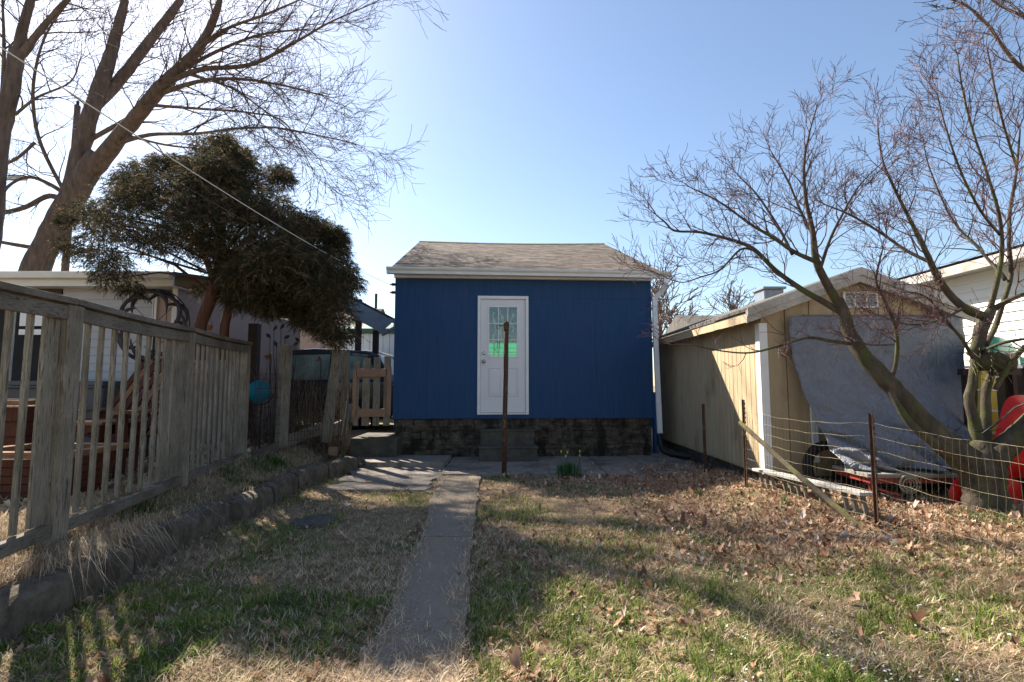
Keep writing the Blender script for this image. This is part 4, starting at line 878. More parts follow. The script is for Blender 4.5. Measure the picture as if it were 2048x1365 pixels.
L_([(1680, 615, YM+.1, 20), (1652, 565, YM+.05, 18), (1632, 520, YM, 16), (1625, 460, YM, 11), (1612, 400, YM, 8), (1608, 330, YM, 6), (1618, 270, YM, 4), (1632, 220, YM, 2.5)], start=.3, **mp)
L_([(1635, 525, YM, 11), (1590, 505, YM-.1, 9), (1545, 475, YM-.2, 7), (1500, 448, YM-.3, 6), (1440, 405, YM-.3, 4), (1380, 375, YM-.3, 2.5)], start=.1, **mp)
L_([(1585, 510, YM-.1, 7), (1560, 460, YM, 6), (1535, 420, YM+.1, 5), (1510, 385, YM+.2, 4), (1475, 350, YM+.3, 2.5)], start=.1, **mp)
L_([(1630, 480, YM, 8), (1600, 420, YM+.2, 6), (1575, 360, YM+.3, 4), (1540, 300, YM+.4, 2.5)], start=.1, **mp)
L_([(1640, 540, YM, 9), (1660, 480, YM-.2, 7), (1690, 420, YM-.3, 5), (1720, 370, YM-.4, 3.5), (1760, 330, YM-.5, 2)], start=.1, **mp)
L_([(1700, 688, YM, 9), (1660, 682, YM-.15, 8), (1615, 676, YM-.3, 7), (1560, 692, YM-.4, 6), (1500, 706, YM-.5, 4.5), (1440, 702, YM-.5, 3.5), (1380, 690, YM-.5, 2.5), (1340, 690, YM-.5, 2)], start=.3, **dict(mp, L=.35, step=.16, maxlev=1))
L_([(1780, 770, YM, 9), (1793, 720, YM-.05, 9), (1792, 660, YM-.1, 8), (1768, 600, YM-.15, 7), (1752, 560, YM-.2, 5), (1765, 500, YM-.3, 3)], start=.3, **mp)
L_([(1788, 690, YM-.1, 5), (1740, 690, YM-.15, 4), (1700, 680, YM-.2, 3)], start=.3, **dict(mp, L=.3))
L_([(1975, 635, YM, 20), (1935, 620, YM, 18), (1900, 590, YM, 16), (1872, 548, YM-.05, 14), (1850, 500, YM-.1, 11), (1820, 440, YM-.1, 8), (1790, 380, YM-.15, 6), (1765, 320, YM-.2, 4), (1755, 255, YM-.2, 2.5)], start=.2, **mp)
L_([(1860, 525, YM, 9), (1810, 500, YM+.15, 8), (1760, 465, YM+.3, 6), (1700, 430, YM+.4, 5), (1650, 410, YM+.5, 3)], start=.1, **mp)
L_([(1930, 615, YM, 8), (1880, 640, YM-.2, 6), (1830, 650, YM-.4, 5), (1780, 640, YM-.5, 3)], start=.1, **dict(mp, L=.4))
L_([(1985, 620, YM, 14), (2020, 600, YM-.1, 12), (2060, 585, YM-.2, 9), (2120, 560, YM-.2, 7)], start=.2, **mp)
L_([(1972, 690, YM, 13), (1990, 655, YM+.1, 12), (2008, 600, YM+.1, 11), (2022, 550, YM+.1, 10), (2018, 490, YM+.1, 9), (2020, 420, YM+.2, 8), (2032, 350, YM+.2, 6), (2040, 260, YM+.2, 4)], start=.3, **mp)
L_([(1980, 620, YM, 12), (1995, 560, YM-.1, 11), (2004, 500, YM-.1, 9), (1998, 430, YM-.15, 8), (1975, 350, YM-.2, 6), (1945, 260, YM-.2, 5), (1925, 180, YM-.2, 4), (1915, 110, YM-.2, 2.5)], start=.2, **mp)
L_([(2000, 470, YM-.1, 7), (1960, 420, YM-.3, 6), (1920, 340, YM-.4, 5), (1890, 250, YM-.4, 3.5), (1875, 190, YM-.4, 2.5)], start=.1, **mp)
L_([(2010, 560, YM, 8), (1960, 500, YM+.3, 6), (1905, 440, YM+.5, 5), (1860, 340, YM+.6, 3.5), (1848, 290, YM+.6, 2)], start=.1, **mp)
L_([(2035, 340, YM+.2, 6), (2010, 260, YM+.1, 5), (1990, 180, YM, 4), (1975, 100, YM, 3)], start=.1, **mp)
L_([(1945, 715, YM, 9), (1925, 680, YM-.1, 8), (1900, 650, YM-.2, 6), (1860, 600, YM-.3, 4), (1830, 585, YM-.35, 3)], start=.2, **dict(mp, L=.35))
L_([(1962, 705, YM, 8), (2000, 688, YM-.2, 7), (2040, 680, YM-.3, 6), (2100, 670, YM-.4, 5)], start=.2, **dict(mp, L=.35))
L_([(1990, 780, YM-.1, 10), (2030, 715, YM-.2, 12), (2080, 670, YM-.3, 12)])
T1.thick.build('trunk', MT['maplebark'], t, smooth=True); T1.thin.build('crown', MT['mapletwig'], t)
m = MB()
for i in range(26):
    a = random.uniform(0, 6.28); c = W(1985+random.uniform(-30, 25), 722+random.uniform(-16, 30), YM-.1); pts = [c+Vector((.09*math.cos(a+k*.5), .05*math.sin(a+k)-.02, .09*math.sin(a+k*.5))) for k in range(5)]; m.tube(pts, .003, 4, False)
o = m.build('vine_tangle', MT['moss'], t)
# branch of another tree in the top right corner
t = thing('bare_tree', 'bare tree whose branches reach in from beyond the top right corner', 'tree', (9.5, 7.5, 0))
T1 = Tree(17); T1.rmin = .004; Y3 = 7
L_([(2400, 780, 7.5, 40), (2380, 500, 7.4, 34), (2300, 300, 7.3, 26), (2180, 190, 7.1, 16), (2100, 150, Y3, 12)])
L_([(2100, 160, Y3, 10), (2048, 140, Y3, 8), (2010, 100, Y3, 7), (1975, 50, Y3, 6), (1930, 10, Y3, 4), (1885, -5, Y3, 3)], start=.1, **dict(mp, L=.8, step=.22, r=.012))
L_([(2100, 60, Y3, 8), (2040, 30, Y3, 6), (1990, 5, Y3, 4), (1960, -30, Y3, 3)], start=.1, **dict(mp, L=.8, step=.22, r=.012))
T1.thick.build('trunk', MT['bark'], t, smooth=True); T1.thin.build('crown', MT['twig'], t)
# far trees
for i, (px, py, Y, h, lbl) in enumerate([(1322, 665, 45, 4.6, 'distant bare tree just right of the blue shed downspout'), (1352, 668, 55, 3.0, 'low distant bare tree above the back of the tan shed roof'), (1470, 640, 60, 3.2, 'distant bare treetop behind the middle of the tan shed roof')]):
    b = W(px, 770, Y); t = thing('bare_tree', lbl, 'tree', (b.x, Y, 0), 0, 'distant bare trees'); T1 = Tree(30+i); T1.rmin = .035
    top = W(px, py-10, Y); m = MB(); m.tube([(b.x, Y, 0), (top.x, Y, top.z)], [.3, .12], 6); m.build('trunk', MT['bark'], t)
    for k in range(16): T1.grow(Vector((b.x, Y, top.z-2.0+k*.15)), Vector((random.gauss(0, .6), random.gauss(0, .6), 1)), h*.7, .08, 0, .04, .15, 2, (4, 3), (.3, .8))
    T1.thin.build('crown', MT['twig'], t)

# ---------------------------------------------------------------- cedar
YC = 6.5
t = thing('cedar_tree', 'wide dark brownish green cedar with a twin reddish trunk', 'tree', (W(420, 700, YC).x, YC, .33))
SIL = [(112, 480), (140, 400), (200, 345), (290, 312), (370, 302), (400, 268), (460, 265), (505, 320), (570, 332), (620, 400), (680, 455), (708, 530), (738, 620), (745, 655), (705, 690), (650, 690), (600, 650), (545, 640), (480, 625), (430, 600), (385, 575), (330, 562), (250, 592), (175, 575), (118, 525)]
def inside(x, y, poly):
    c = False; n = len(poly); j = n-1
    for i in range(n):
        xi, yi = poly[i]; xj, yj = poly[j]
        if (yi > y) != (yj > y) and x < (xj-xi)*(y-yi)/(yj-yi)+xi: c = not c
        j = i
    return c
def edge_d(x, y):
    b = 1e9; n = len(SIL)
    for i in range(n):
        ax, ay = SIL[i]; bx, by = SIL[(i+1) % n]; dx, dy = bx-ax, by-ay; u = max(0, min(1, ((x-ax)*dx+(y-ay)*dy)/(dx*dx+dy*dy))); b = min(b, math.hypot(x-ax-u*dx, y-ay-u*dy))
    return b
rs = random.Random(4); m = MB()
forkp = W(432, 560, YC); ends = []
for pts in ([(398, 720, YC, 34), (402, 650, YC, 30), (425, 590, YC, 34), (438, 545, YC, 30), (445, 460, YC, 20), (432, 330, YC, 8)], [(446, 720, YC+.2, 26), (450, 650, YC+.2, 24), (462, 600, YC+.2, 22), (500, 540, YC+.3, 14), (560, 480, YC+.3, 8)], [(430, 570, YC, 18), (405, 500, YC-.3, 14), (360, 430, YC-.6, 8), (300, 380, YC-.8, 5)], [(436, 550, YC, 14), (500, 470, YC-.5, 10), (560, 420, YC-.7, 5)], [(425, 590, YC, 12), (350, 530, YC+.3, 8), (240, 490, YC+.5, 4)]):
    P = [W(a, b, c) for a, b, c, _ in pts]; m.tube(P, [w_*.72*c/F/2 for _, _, c, w_ in pts], 9, lump=.06)
lumps = []
while len(lumps) < 440:
    x = rs.uniform(110, 750); y = rs.uniform(260, 695)
    if not inside(x, y, SIL): continue
    e = edge_d(x, y)
    if e < (12 if rs.random() < .8 else 3): continue
    if e < 55 and float(fbm(np.array(x/38.), np.array(y/38.), 2)) < .36: continue
    if x < 430 and float(fbm(np.array(x/50.+9), np.array(y/28.), 2)) < .35: continue
    dep = min(1.35, .30+e*.010); dy = rs.uniform(-1, 1)
    if x < 420 and 430 < y < 570 and rs.random() < .6: continue
    if 420 < x < 560 and 440 < y < 540 and rs.random() < .5: continue
    if x < 330 and rs.random() < .25: continue
    c = W(x, y, YC+.1+dep*dy); lumps.append((c, min(.21, .07+e*.003)))
    if rs.random() < .2:
        b0 = W(440+rs.uniform(-10, 10), min(560, y+60+rs.uniform(0, 60)), YC); mid = b0.lerp(c, .5)+Vector((0, 0, .1)); m.tube([b0, mid, c], [.020, .012, .005], 5, False)
m.build('trunk', MT['cedarbark'], t, smooth=True)
C = np.array([list(c) for c, _ in lumps]); RR = np.array([r for _, r in lumps])
NS = 42000; pw_ = RNG.random(len(C))**1.5+.15; idx = RNG.choice(len(C), NS, p=pw_/pw_.sum()); off = RNG.normal(0, 1, (NS, 3)); off /= np.linalg.norm(off, axis=1)[:, None]; off *= (RNG.random(NS)**.45)[:, None]
base = C[idx]+off*RR[idx][:, None]*np.array([1.15, 1.15, .85])
dr_ = off*np.array([1, 1, .4])+RNG.normal(0, .35, (NS, 3)); dr_ /= np.linalg.norm(dr_, axis=1)[:, None]
K = 12; L = RNG.uniform(.05, .13, NS); VV = []; TT = []
for k in range(K):
    u = k/K; pos = base+dr_*(L*u)[:, None]; pos[:, 2] -= L*.55*u*u
    dd = dr_+RNG.normal(0, .55, (NS, 3)); dd[:, 2] -= .35; dd /= np.linalg.norm(dd, axis=1)[:, None]
    s = np.cross(dd, RNG.normal(0, 1, (NS, 3))); s /= np.linalg.norm(s, axis=1)[:, None]+1e-9
    ln = RNG.uniform(.022, .05, NS)[:, None]; wd = .0036
    VV.append(np.stack([pos-s*wd, pos+s*wd, pos+dd*ln], 1))
VV = np.stack(VV, 1).reshape(-1, 3)
# join the triangles of one spray into an island by a thin stem, so its colour is one
nt_ = NS*K; Tt = np.arange(nt_*3).reshape(-1, 3); a = (np.arange(NS)[:, None]*K+np.arange(K-1)[None, :]).ravel()*3
Tt = np.concatenate([Tt, np.stack([a, a+1, a+3], 1)])
tri_mesh('crown', VV, Tt, MT['cedar'], t)

# ---------------------------------------------------------------- garage on the left and the yard behind the fence
GY = 7.5
t = thing('garage', 'grey lap sided garage with a white gutter behind the picket fence', 'garage', (-7, GY, .3))
def lap(m, p, d, nrm, L, z0, z1, c=.118, th=.016):
    p = Vector(p); d = Vector(d); nrm = Vector(nrm); z = z0
    while z < z1-1e-4:
        e = min(z+c, z1); a = p; b = p+d*L; v = [a+nrm*th+Vector((0, 0, z)), b+nrm*th+Vector((0, 0, z)), b+nrm*.002+Vector((0, 0, e)), a+nrm*.002+Vector((0, 0, e)), a+Vector((0, 0, z)), b+Vector((0, 0, z))]
        m.add(v, [(0, 1, 2, 3), (4, 5, 1, 0)]); z += c
gx1 = W(302, 700, GY).x; gx2 = W(345, 700, GY).x; wx = W(126, 600, GY).x
m = MB(); lap(m, (wx, GY, 0), (1, 0, 0), (0, -1, 0), gx1-wx, .3, 2.70); m.box((wx, GY+.005, .2), (gx1, GY+.1, 2.7)); m.box((-14, GY+.02, .2), (wx-.01, GY+.1, .75)); m.box((-14, GY+.6, .2), (gx1, GY+.7, 2.7)); m.build('wall', MT['greysiding'], t)
m = MB(); grooved(m, (gx1+.06, GY+.03, 0), (1, 0, 0), (0, -1, 0), gx2-gx1-.06, .3, lambda s: 2.6, .14); m.box((gx2, GY, .3), (gx2+.04, GY+4.4, 2.7)); m.build('side_wall', MT['pinksiding'], t)
m = MB(); m.box((gx1-.0, GY-.025, .3), (gx1+.06, GY+.02, 2.7)); m.box((gx2-.03, GY-.025, .3), (gx2+.04, GY-.001, 2.7)); m.build('corner_trim', MT['gutter'], t)
m = MB(); m.box((-14, GY-.22, 2.70), (gx2+.1, GY-.19, 2.80)); m.prism([(-14, GY-.22, 2.795), (-14, GY-.33, 2.80), (-14, GY-.345, 2.86), (-14, GY-.35, 2.89), (-14, GY-.22, 2.89)], (14+gx2+.12, 0, 0)); m.box((-14, GY-.19, 2.70), (gx2+.1, GY+.5, 2.715)); m.build('gutter', MT['gutter'], t, bevel=.003)
m = MB(); m.add([(-14, GY-.26, 2.90), (gx2+.15, GY-.26, 2.90), (gx2+.15, GY+2.2, 3.22), (-14, GY+2.2, 3.22), (-14, GY+4.6, 2.9), (gx2+.15, GY+4.6, 2.9)], [(0, 1, 2, 3), (3, 2, 5, 4)]); o = m.build('roof', MT['greyshingle'], t); q = o.modifiers.new('s', 'SOLIDIFY'); q.thickness = .04
m = MB(); m.box((-14, GY-.02, 2.55), (wx-.01, GY+.02, 2.69)); m.box((wx-.12, GY-.03, .75), (wx-.011, GY+.015, 2.54)); m.box((W(-150, 600, GY).x, GY-.03, .75), (W(-150, 600, GY).x+.1, GY+.015, 2.54)); m.build('window_frame', MT['brown'], t)
m = MB(); m.box((W(30, 600, GY).x-.03, GY+.0, 1.15), (W(30, 600, GY).x+.01, GY+.03, 2.5)); m.box((W(40, 600, GY).x, GY+.02, 2.02), (wx-.13, GY+.04, 2.10)); m.box((W(40, 600, GY).x, GY+.02, 2.15), (wx-.13, GY+.04, 2.5)); m.build('window_sash', MT['white'], t)
m = MB(); m.box((-14, GY+.3, .75), (wx-.0, GY+.32, 2.5)); m.build('window_pane', MT['dark'], t)
# bins
def bin_(x, y, s, lbl):
    t = thing('trash_bin', lbl, 'trash bin', (x, y, .33), 0, 'grey bins by the garage'); m = MB(); a, b = .27*s, .33*s
    m.add([(x-a, y-a, .38), (x+a, y-a, .38), (x+a, y+a, .38), (x-a, y+a, .38), (x-b, y-b, 1.30*s), (x+b, y-b, 1.30*s), (x+b, y+b, 1.30*s), (x-b, y+b, 1.30*s)], [(3, 2, 1, 0), (4, 5, 6, 7), (0, 1, 5, 4), (1, 2, 6, 5), (2, 3, 7, 6), (3, 0, 4, 7)]); m.build('body', MT['bin'], t, bevel=.02)
    m = MB(); m.box((x-b-.02, y-b-.04, 1.302*s), (x+b+.02, y+b+.03, 1.36*s)); m.tube([(x-b, y-b-.03, 1.28*s), (x+b, y-b-.03, 1.28*s)], .018, 8); m.build('lid', MT['bin'], t, bevel=.02)
    m = MB(); m.tube([(x-a, y+a, .42), (x-a+.05, y+a, .42)], .1, 14); m.tube([(x+a-.05, y+a, .42), (x+a, y+a, .42)], .1, 14); m.build('wheel', MT['tyre'], t)
bx = W(185, 770, 6.8).x; bin_(bx, 6.9, .98, 'grey wheeled bin against the siding, right one of two'); bin_(W(85, 770, 6.8).x, 6.95, .98, 'grey wheeled bin under the garage window, left one of two')
# adirondack style bench seen through the pickets
cx, cy = W(280, 800, 5.9).x, 5.9
t = thing('garden_chair', 'reddish wooden garden chair with a tall slatted back behind the pickets', 'chair', (cx, cy, .33))
for i in range(8):
    y0 = cy-.10; xo = -.36+.095*i; a = Vector((cx+xo-.12, y0-.0, .70)); b = Vector((cx+xo+.20, y0+.35, 1.62-.012*abs(i-3.5)**1.5)); m = MB(); m.bar(a, b, .058, .02, up=(0, -1, .3)); m.build('back_slat', MT['orangewood'] if i % 3 == 1 else MT['redwood'], t)
m = MB(); m.bar((cx-.40, cy-.02, .76), (cx+.25, cy-.02, .76), .05, .06); m.bar((cx-.2, cy+.31, 1.52), (cx+.50, cy+.31, 1.52), .04, .05); m.bar((cx-.30, cy+.15, 1.05), (cx+.38, cy+.15, 1.05), .03, .05); m.build('back_frame', MT['redwood'], t)
m = MB()
for i in range(6): m.bar((cx-.42, cy-.15-.09*i, .72+.01*i), (cx+.26, cy-.15-.09*i, .72+.01*i), .075, .02)
m.build('seat', MT['redwood'], t)
for sx in (-.44, .28):
    m = MB(); m.bar((cx+sx, cy-.62, .33), (cx+sx, cy-.62, .98), .06, .09); m.build('leg', MT['redwood'], t)
    m = MB(); m.bar((cx+sx, cy+.15, .33), (cx+sx, cy+.05, .98), .05, .09); m.build('leg', MT['redwood'], t)
    m = MB(); m.bar((cx+sx, cy-.72, 1.0), (cx+sx, cy+.20, 1.0), .12, .03); m.build('armrest', MT['orangewood'], t)
# low slatted table
tx, ty = W(185, 840, 5.6).x, 5.5
t = thing('garden_table', 'low wooden garden table with an orange plank top beside the chair', 'table', (tx, ty, .33))
m = MB()
for i in range(5): m.box((tx-.85, ty-.3+i*.12, .875), (tx+.42, ty-.19+i*.12, .905))
m.build('tabletop', MT['orangewood'], t, bevel=.003)
m = MB(); m.box((tx-.8, ty-.27, .80), (tx+.38, ty-.24, .873)); m.box((tx-.8, ty+.24, .80), (tx+.38, ty+.27, .873)); m.box((tx-.8, ty-.25, .5), (tx+.38, ty+.25, .53)); m.build('apron', MT['redwood'], t)
for a in (-.78, .36):
    for b in (-.25, .25): m = MB(); m.box((tx+a-.03, ty+b-.03, .33), (tx+a+.03, ty+b+.03, .873)); m.build('leg', MT['redwood'], t)
# planters near the fence
for i, (px, py, Y, wd, h, lbl) in enumerate([(95, 895, 4.5, .85, .55, 'large dark wooden planter with an orange rim, nearest the big fence post'), (20, 800, 5.3, .75, .85, 'tall dark wooden planter with an orange rim at the left edge behind the fence')]):
    c = W(px, py, Y); z1 = c.z; t = thing('wooden_planter', lbl, 'planter', (c.x, Y, .33), 0, 'wooden planters behind the fence'); m = MB(); w2 = wd/2
    for k in range(5): z = .34+(z1-.40)*k/5; q = w2*(.82+.035*k); m.box((c.x-q, Y-q*.7, z), (c.x+q, Y+q*.7, z+(z1-.40)/5-.006))
    m.build('box', MT['redwood'], t, bevel=.004)
    m = MB(); q = w2*1.12
    m.box((c.x-q, Y-q*.75, z1-.045), (c.x+q, Y-q*.55, z1)); m.box((c.x-q, Y+q*.55, z1-.045), (c.x+q, Y+q*.75, z1)); m.box((c.x-q, Y-q*.549, z1-.045), (c.x-q*.8, Y+q*.549, z1)); m.box((c.x+q*.8, Y-q*.549, z1-.045), (c.x+q, Y+q*.549, z1)); m.build('rim', MT['orangewood'], t, bevel=.004)
    m = MB(); m.box((c.x-q*.79, Y-q*.54, z1-.10), (c.x+q*.79, Y+q*.54, z1-.06)); m.build('soil', MT['bark'], t)
# wind spinner
c = W(305, 652, 6.7); t = thing('wind_spinner', 'big dark metal wind spinner of curved blades in rings on a pole', 'wind spinner', (c.x, 6.7, .33))
m = MB(); m.tube([(c.x, 6.74, .3), (c.x, 6.74, c.z)], .014, 8); m.tube([(c.x, 6.66, c.z), (c.x, 6.78, c.z)], .04, 12); m.build('pole', MT['darkmetal'], t)
def crescent(cx_, cz_, r, a0, a1, wd, y, k=18):
    vs = []; m = MB()
    for i in range(k+1):
        u = i/k; a = a0+(a1-a0)*u; w_ = wd*math.sin(math.pi*min(1, u*1.02))**.7
        for q in (r-w_, r+w_*.15): vs.append((cx_+q*math.cos(a), y+.04*math.sin(u*3.14), cz_+q*math.sin(a)))
        for q in (r-w_, r+w_*.15): vs.append((cx_+q*math.cos(a), y+.004+.04*math.sin(u*3.14), cz_+q*math.sin(a)))
    fs = []
    for i in range(k): a = i*4; fs += [(a, a+1, a+5, a+4), (a+2, a+6, a+7, a+3), (a, a+4, a+6, a+2), (a+1, a+3, a+7, a+5)]
    m.add(vs, fs); return m
for layer, (n, rr, off, y) in enumerate(((8, .23, .24, 6.62), (8, .19, .30, 6.68))):
    for i in range(n):
        a = 2*math.pi*i/n+layer*.4; s = 1 if layer == 0 else -1
        crescent(c.x+off*math.cos(a), c.z+off*math.sin(a), rr, a-s*1.9, a+s*.9, .055, y).build('blade', MT['darkmetal'], t, smooth=True)
m = MB(); m.tube([(c.x+.49*math.cos(a), 6.70, c.z+.49*math.sin(a)) for a in np.linspace(0, 6.283, 40)], .008, 6, False)
for i in range(8): a = i*.785; m.tube([(c.x, 6.7, c.z), (c.x+.49*math.cos(a), 6.7, c.z+.49*math.sin(a))], .004, 5)
m.build('ring', MT['darkmetal'], t)
# turquoise globe on a stand, behind the wire
c = W(518, 783, 7.6); t = thing('gazing_globe', 'turquoise glass dish on a dark iron stand behind the fence wire', 'garden ornament', (c.x, 7.6, .33))
m = MB(); r = .175; n = 20; vs = []
for i in range(9):
    th = math.pi*i/8
    for j in range(n): a = 2*math.pi*j/n; vs.append((c.x+r*math.sin(th)*math.cos(a), 7.6-.05*math.cos(th), c.z+r*math.sin(th)*math.sin(a)*(.95)))
m.add(vs, [(i*n+j, i*n+(j+1) % n, (i+1)*n+(j+1) % n, (i+1)*n+j) for i in range(8) for j in range(n)]); m.build('dish', MT['cyan'], t, smooth=True)
m = MB(); m.tube([(c.x, 7.68, .3), (c.x, 7.68, c.z)], .012, 8); m.tube([(c.x+.21*math.cos(a), 7.62, c.z+.20*math.sin(a)) for a in np.linspace(3.3, 6.1, 14)], .012, 6); m.build('stand', MT['darkmetal'], t)
# metal stems with copper blooms
for i, (px, py, Y, s, lbl) in enumerate([(540, 712, 7.9, .085, 'copper coloured metal bloom, left and largest'), (585, 735, 8.1, .07, 'copper coloured metal bloom just right of the first wooden post'), (640, 720, 8.3, .06, 'small copper metal bloom between the wooden posts')]):
    c = W(px, py, Y); t = thing('metal_flower', lbl+' among the garden stalks', 'garden ornament', (c.x, Y, .33), 0, 'copper garden flowers')
    m = MB(); m.tube([(c.x, Y, .3), (c.x+.02, Y, c.z)], .008, 6); m.build('stem', MT['darkmetal'], t); m = MB()
    for k in range(5): s = s*random.uniform(.75, 1.15); a = 3.4+k*1.05+random.uniform(-.3, .3); q = Vector((math.cos(a), 0, math.sin(a))); p = Vector(c); sd_ = Vector((-q.z, 0, q.x)); m.add([p, p+q*s*.6+sd_*s*.4+Vector((0, -.03, 0)), p+q*s*1.1+Vector((0, -.06, 0)), p+q*s*.6-sd_*s*.4+Vector((0, -.03, 0))], [(0, 1, 2, 3)])
    o = m.build('petals', MT['copper'], t); q = o.modifiers.new('s', 'SOLIDIFY'); q.thickness = .004
t = thing('metal_plant', 'dark metal plant sculpture with leaf tips rising above the wire fence', 'garden ornament', (W(560, 760, 7.8).x, 7.8, .33))
for i, (px, py, a) in enumerate([(540, 675, 2.4), (553, 692, 2.0), (570, 676, .4), (592, 677, -.7), (588, 690, .5), (548, 660, .9), (562, 657, .9)]):
    c = W(px, py, 7.8); m = MB(); m.tube([(W(560, 760, 7.8).x+.03*i-.1, 7.8, .3), (c.x+.01, 7.8, c.z-.4), c], .005, 5); m.build('stem', MT['darkmetal'], t)
    d = Vector((math.cos(a), 0, math.sin(a)))*.09; n_ = Vector((-d.z, .2*d.x, d.x))*.33; m = MB(); m.add([c-d*.3, c+d*.4+n_, c+d*1.0, c+d*.4-n_], [(0, 1, 2, 3)]); o = m.build('leaf', MT['darkmetal'], t); q = o.modifiers.new('s', 'SOLIDIFY'); q.thickness = .004
# dry stalks
m = MB(); rs = random.Random(9)
for i in range(130):
    px = rs.uniform(515, 700); Y = rs.uniform(7.9, 8.9); b = W(px, 800, Y); h = rs.uniform(.5, 1.45); x = b.x; m.tube([(x, Y, .3), (x+rs.gauss(0, .05), Y, .3+h*.5), (x+rs.gauss(0, .12), Y, .3+h)], [.006, .005, .003], 4, False)
tag(m.build('dry_stalks', MT['dry']), 'tangle of thin dry garden stalks behind the broken fence', 'dry stalks', kind='stuff')
P = np.stack([RNG.uniform(-4.0, -2.6, 5000), RNG.uniform(7.7, 9.0, 5000), np.zeros(5000)], 1); P[:, 2] = H(P[:, 0], P[:, 1])+RNG.uniform(0, .45, 5000)*sst(-2.7, -3.1, P[:, 0])
tag(blades(P, RNG.uniform(.04, .14, 5000), np.full(5000, .009), RNG.uniform(.3, .95, 5000), None, 'undergrowth', MT['dry']), 'brown undergrowth in the corner by the gate', 'undergrowth', kind='stuff')
c = W(480, 640, 7.7)
t = thing('flower_pot', 'small terracotta pot hanging below the cedar between its trunks', 'flower pot', tuple(W(417, 655, 7.2)))
c = W(417, 655, 7.2); m = MB(); m.lathe(tuple(c), [(.035, -.04), (.05, 0), (.055, .01), (.055, .03), (.045, .03)], 14); m.build('pot', MT['terracotta'], t); m = MB(); m.tube([c+Vector((-.05, 0, .02)), c+Vector((0, 0, .2)), c+Vector((.05, 0, .02))], .003, 4); m.build('hanger', MT['darkmetal'], t)
c = G(150, 1010, .34); c = W(295, 968, 4.6); m = MB(); m.box((c.x-.05, 4.6, .33), (c.x+.05, 4.7, .42), .01); tag(m.build('paving_block', MT['rock'], bevel=.006), 'small pale block on the mulch behind the pickets', 'block')

# ---------------------------------------------------------------- vehicles and buildings behind
def car(name, lbl, x0, y0, z0, L, Wd, Ht, paint, pane, prof, wins):
    t = thing(name, lbl, 'car', (x0+L/2, y0, z0)); m = MB()
    m.prism([(x0+a*L, y0, z0+b*Ht) for a, b in prof[0]], (0, Wd, 0)); body = m.build('body', MT[paint], t, bevel=.04, smooth=False)
    m = MB(); cab = prof[1]; ins = .14
    vs = [(x0+a*L, y0+.02+(ins if b > .7 else 0), z0+b*Ht) for a, b in cab]+[(x0+a*L, y0+Wd-.02-(ins if b > .7 else 0), z0+b*Ht) for a, b in cab]; n = len(cab)
    m.add(vs, [tuple(range(n-1, -1, -1)), tuple(range(n, 2*n))]+[(i, (i+1) % n, n+(i+1) % n, n+i) for i in range(n)])
    m.build('cabin', MT[paint], t, bevel=.03)
    for w_ in wins:
        yy = lambda b: y0+.012+ins*max(0, (b-.58)/.42)*1.0
        m = MB(); m.prism([(x0+a*L, yy(b)-.006, z0+b*Ht) for a, b in w_], (0, -.012, 0)); m.build('window', MT[pane], t)
    for a in (.18, .80):
        m = MB(); m.tube([(x0+a*L, y0-.02, z0+.33), (x0+a*L, y0+.2, z0+.33)], .33, 22); wh = m.build('wheel', MT['tyre'], t)
        m = MB(); m.tube([(x0+a*L, y0-.03, z0+.33), (x0+a*L, y0-.022, z0+.33)], .2, 16); m.build('rim', MT['silver'], wh)
    for a in (.0, .985):
        m = MB(); m.box((x0+a*L-.01, y0+.1, z0+.45*Ht), (x0+a*L+.06, y0+.4, z0+.52*Ht)); m.build('headlight' if a == 0 else 'tail_light', MT['glass'] if a == 0 else MT['redpaint'], t)
    return t
body = [(0, .18), (.02, .12), (.98, .12), (1, .25), (1, .50), (.97, .58), (.30, .58), (.06, .52), (.0, .42)]
cabn = [(.24, .56), (.39, .90), (.45, .97), (.60, 1.0), (.85, .97), (.91, .92), (.985, .56)]
wins = [[(.285, .60), (.395, .86), (.47, .91), (.47, .60)], [(.485, .60), (.485, .91), (.68, .92), (.68, .60)], [(.695, .60), (.695, .92), (.86, .89), (.93, .60)]]
car('parked_car', 'black sport utility car parked behind the garden fence posts', -7.0, 11.0, .36, 4.5, 1.8, 1.72, 'carpaint', 'carglass', (body, cabn), wins)
car('parked_car', 'silver car parked behind the black one, only its roof showing', -7.6, 14.5, .36, 4.4, 1.8, 1.95, 'silver', 'carglass', (body, cabn), wins)
t = thing('tan_building', 'low tan pink sided building behind the parked cars', 'building', (-9, 21, 0))
m = MB(); lap(m, (-14, 20, 0), (1, 0, 0), (0, -1, 0), 8.2, .2, 3.45, .2, .02); m.box((-14, 20.01, 0), (-5.8, 24, 3.5)); m.build('wall', MT['pinksiding'], t)
m = MB(); m.box((-14.2, 19.7, 3.45), (-5.6, 19.95, 3.62)); m.build('gutter', MT['white'], t); m = MB(); m.prism([(-14.2, 19.8, 3.62), (-14.2, 24.4, 3.62), (-14.2, 22.1, 4.6)], (8.6, 0, 0)); m.build('roof', MT['shingle'], t)
t = thing('white_building', 'long white board sided building with a green roof edge behind the gate', 'building', (-4.5, 17, 0))
m = MB(); grooved(m, (-5.6, 17, 0), (1, 0, 0), (0, -1, 0), 3.9, 0, lambda s: 2.98, .22, .02); m.box((-5.6, 17.01, 0), (-1.7, 20, 2.98)); m.build('wall', MT['whitesiding'], t)
m = MB(); m.box((-5.7, 16.8, 2.98), (-1.6, 17.1, 3.14)); m.build('fascia', MT['greenmetal'], t); m = MB(); m.prism([(-5.7, 16.8, 3.14), (-5.7, 20.3, 3.14), (-5.7, 18.5, 3.5)], (4.1, 0, 0)); m.build('roof', MT['greenmetal'], t)
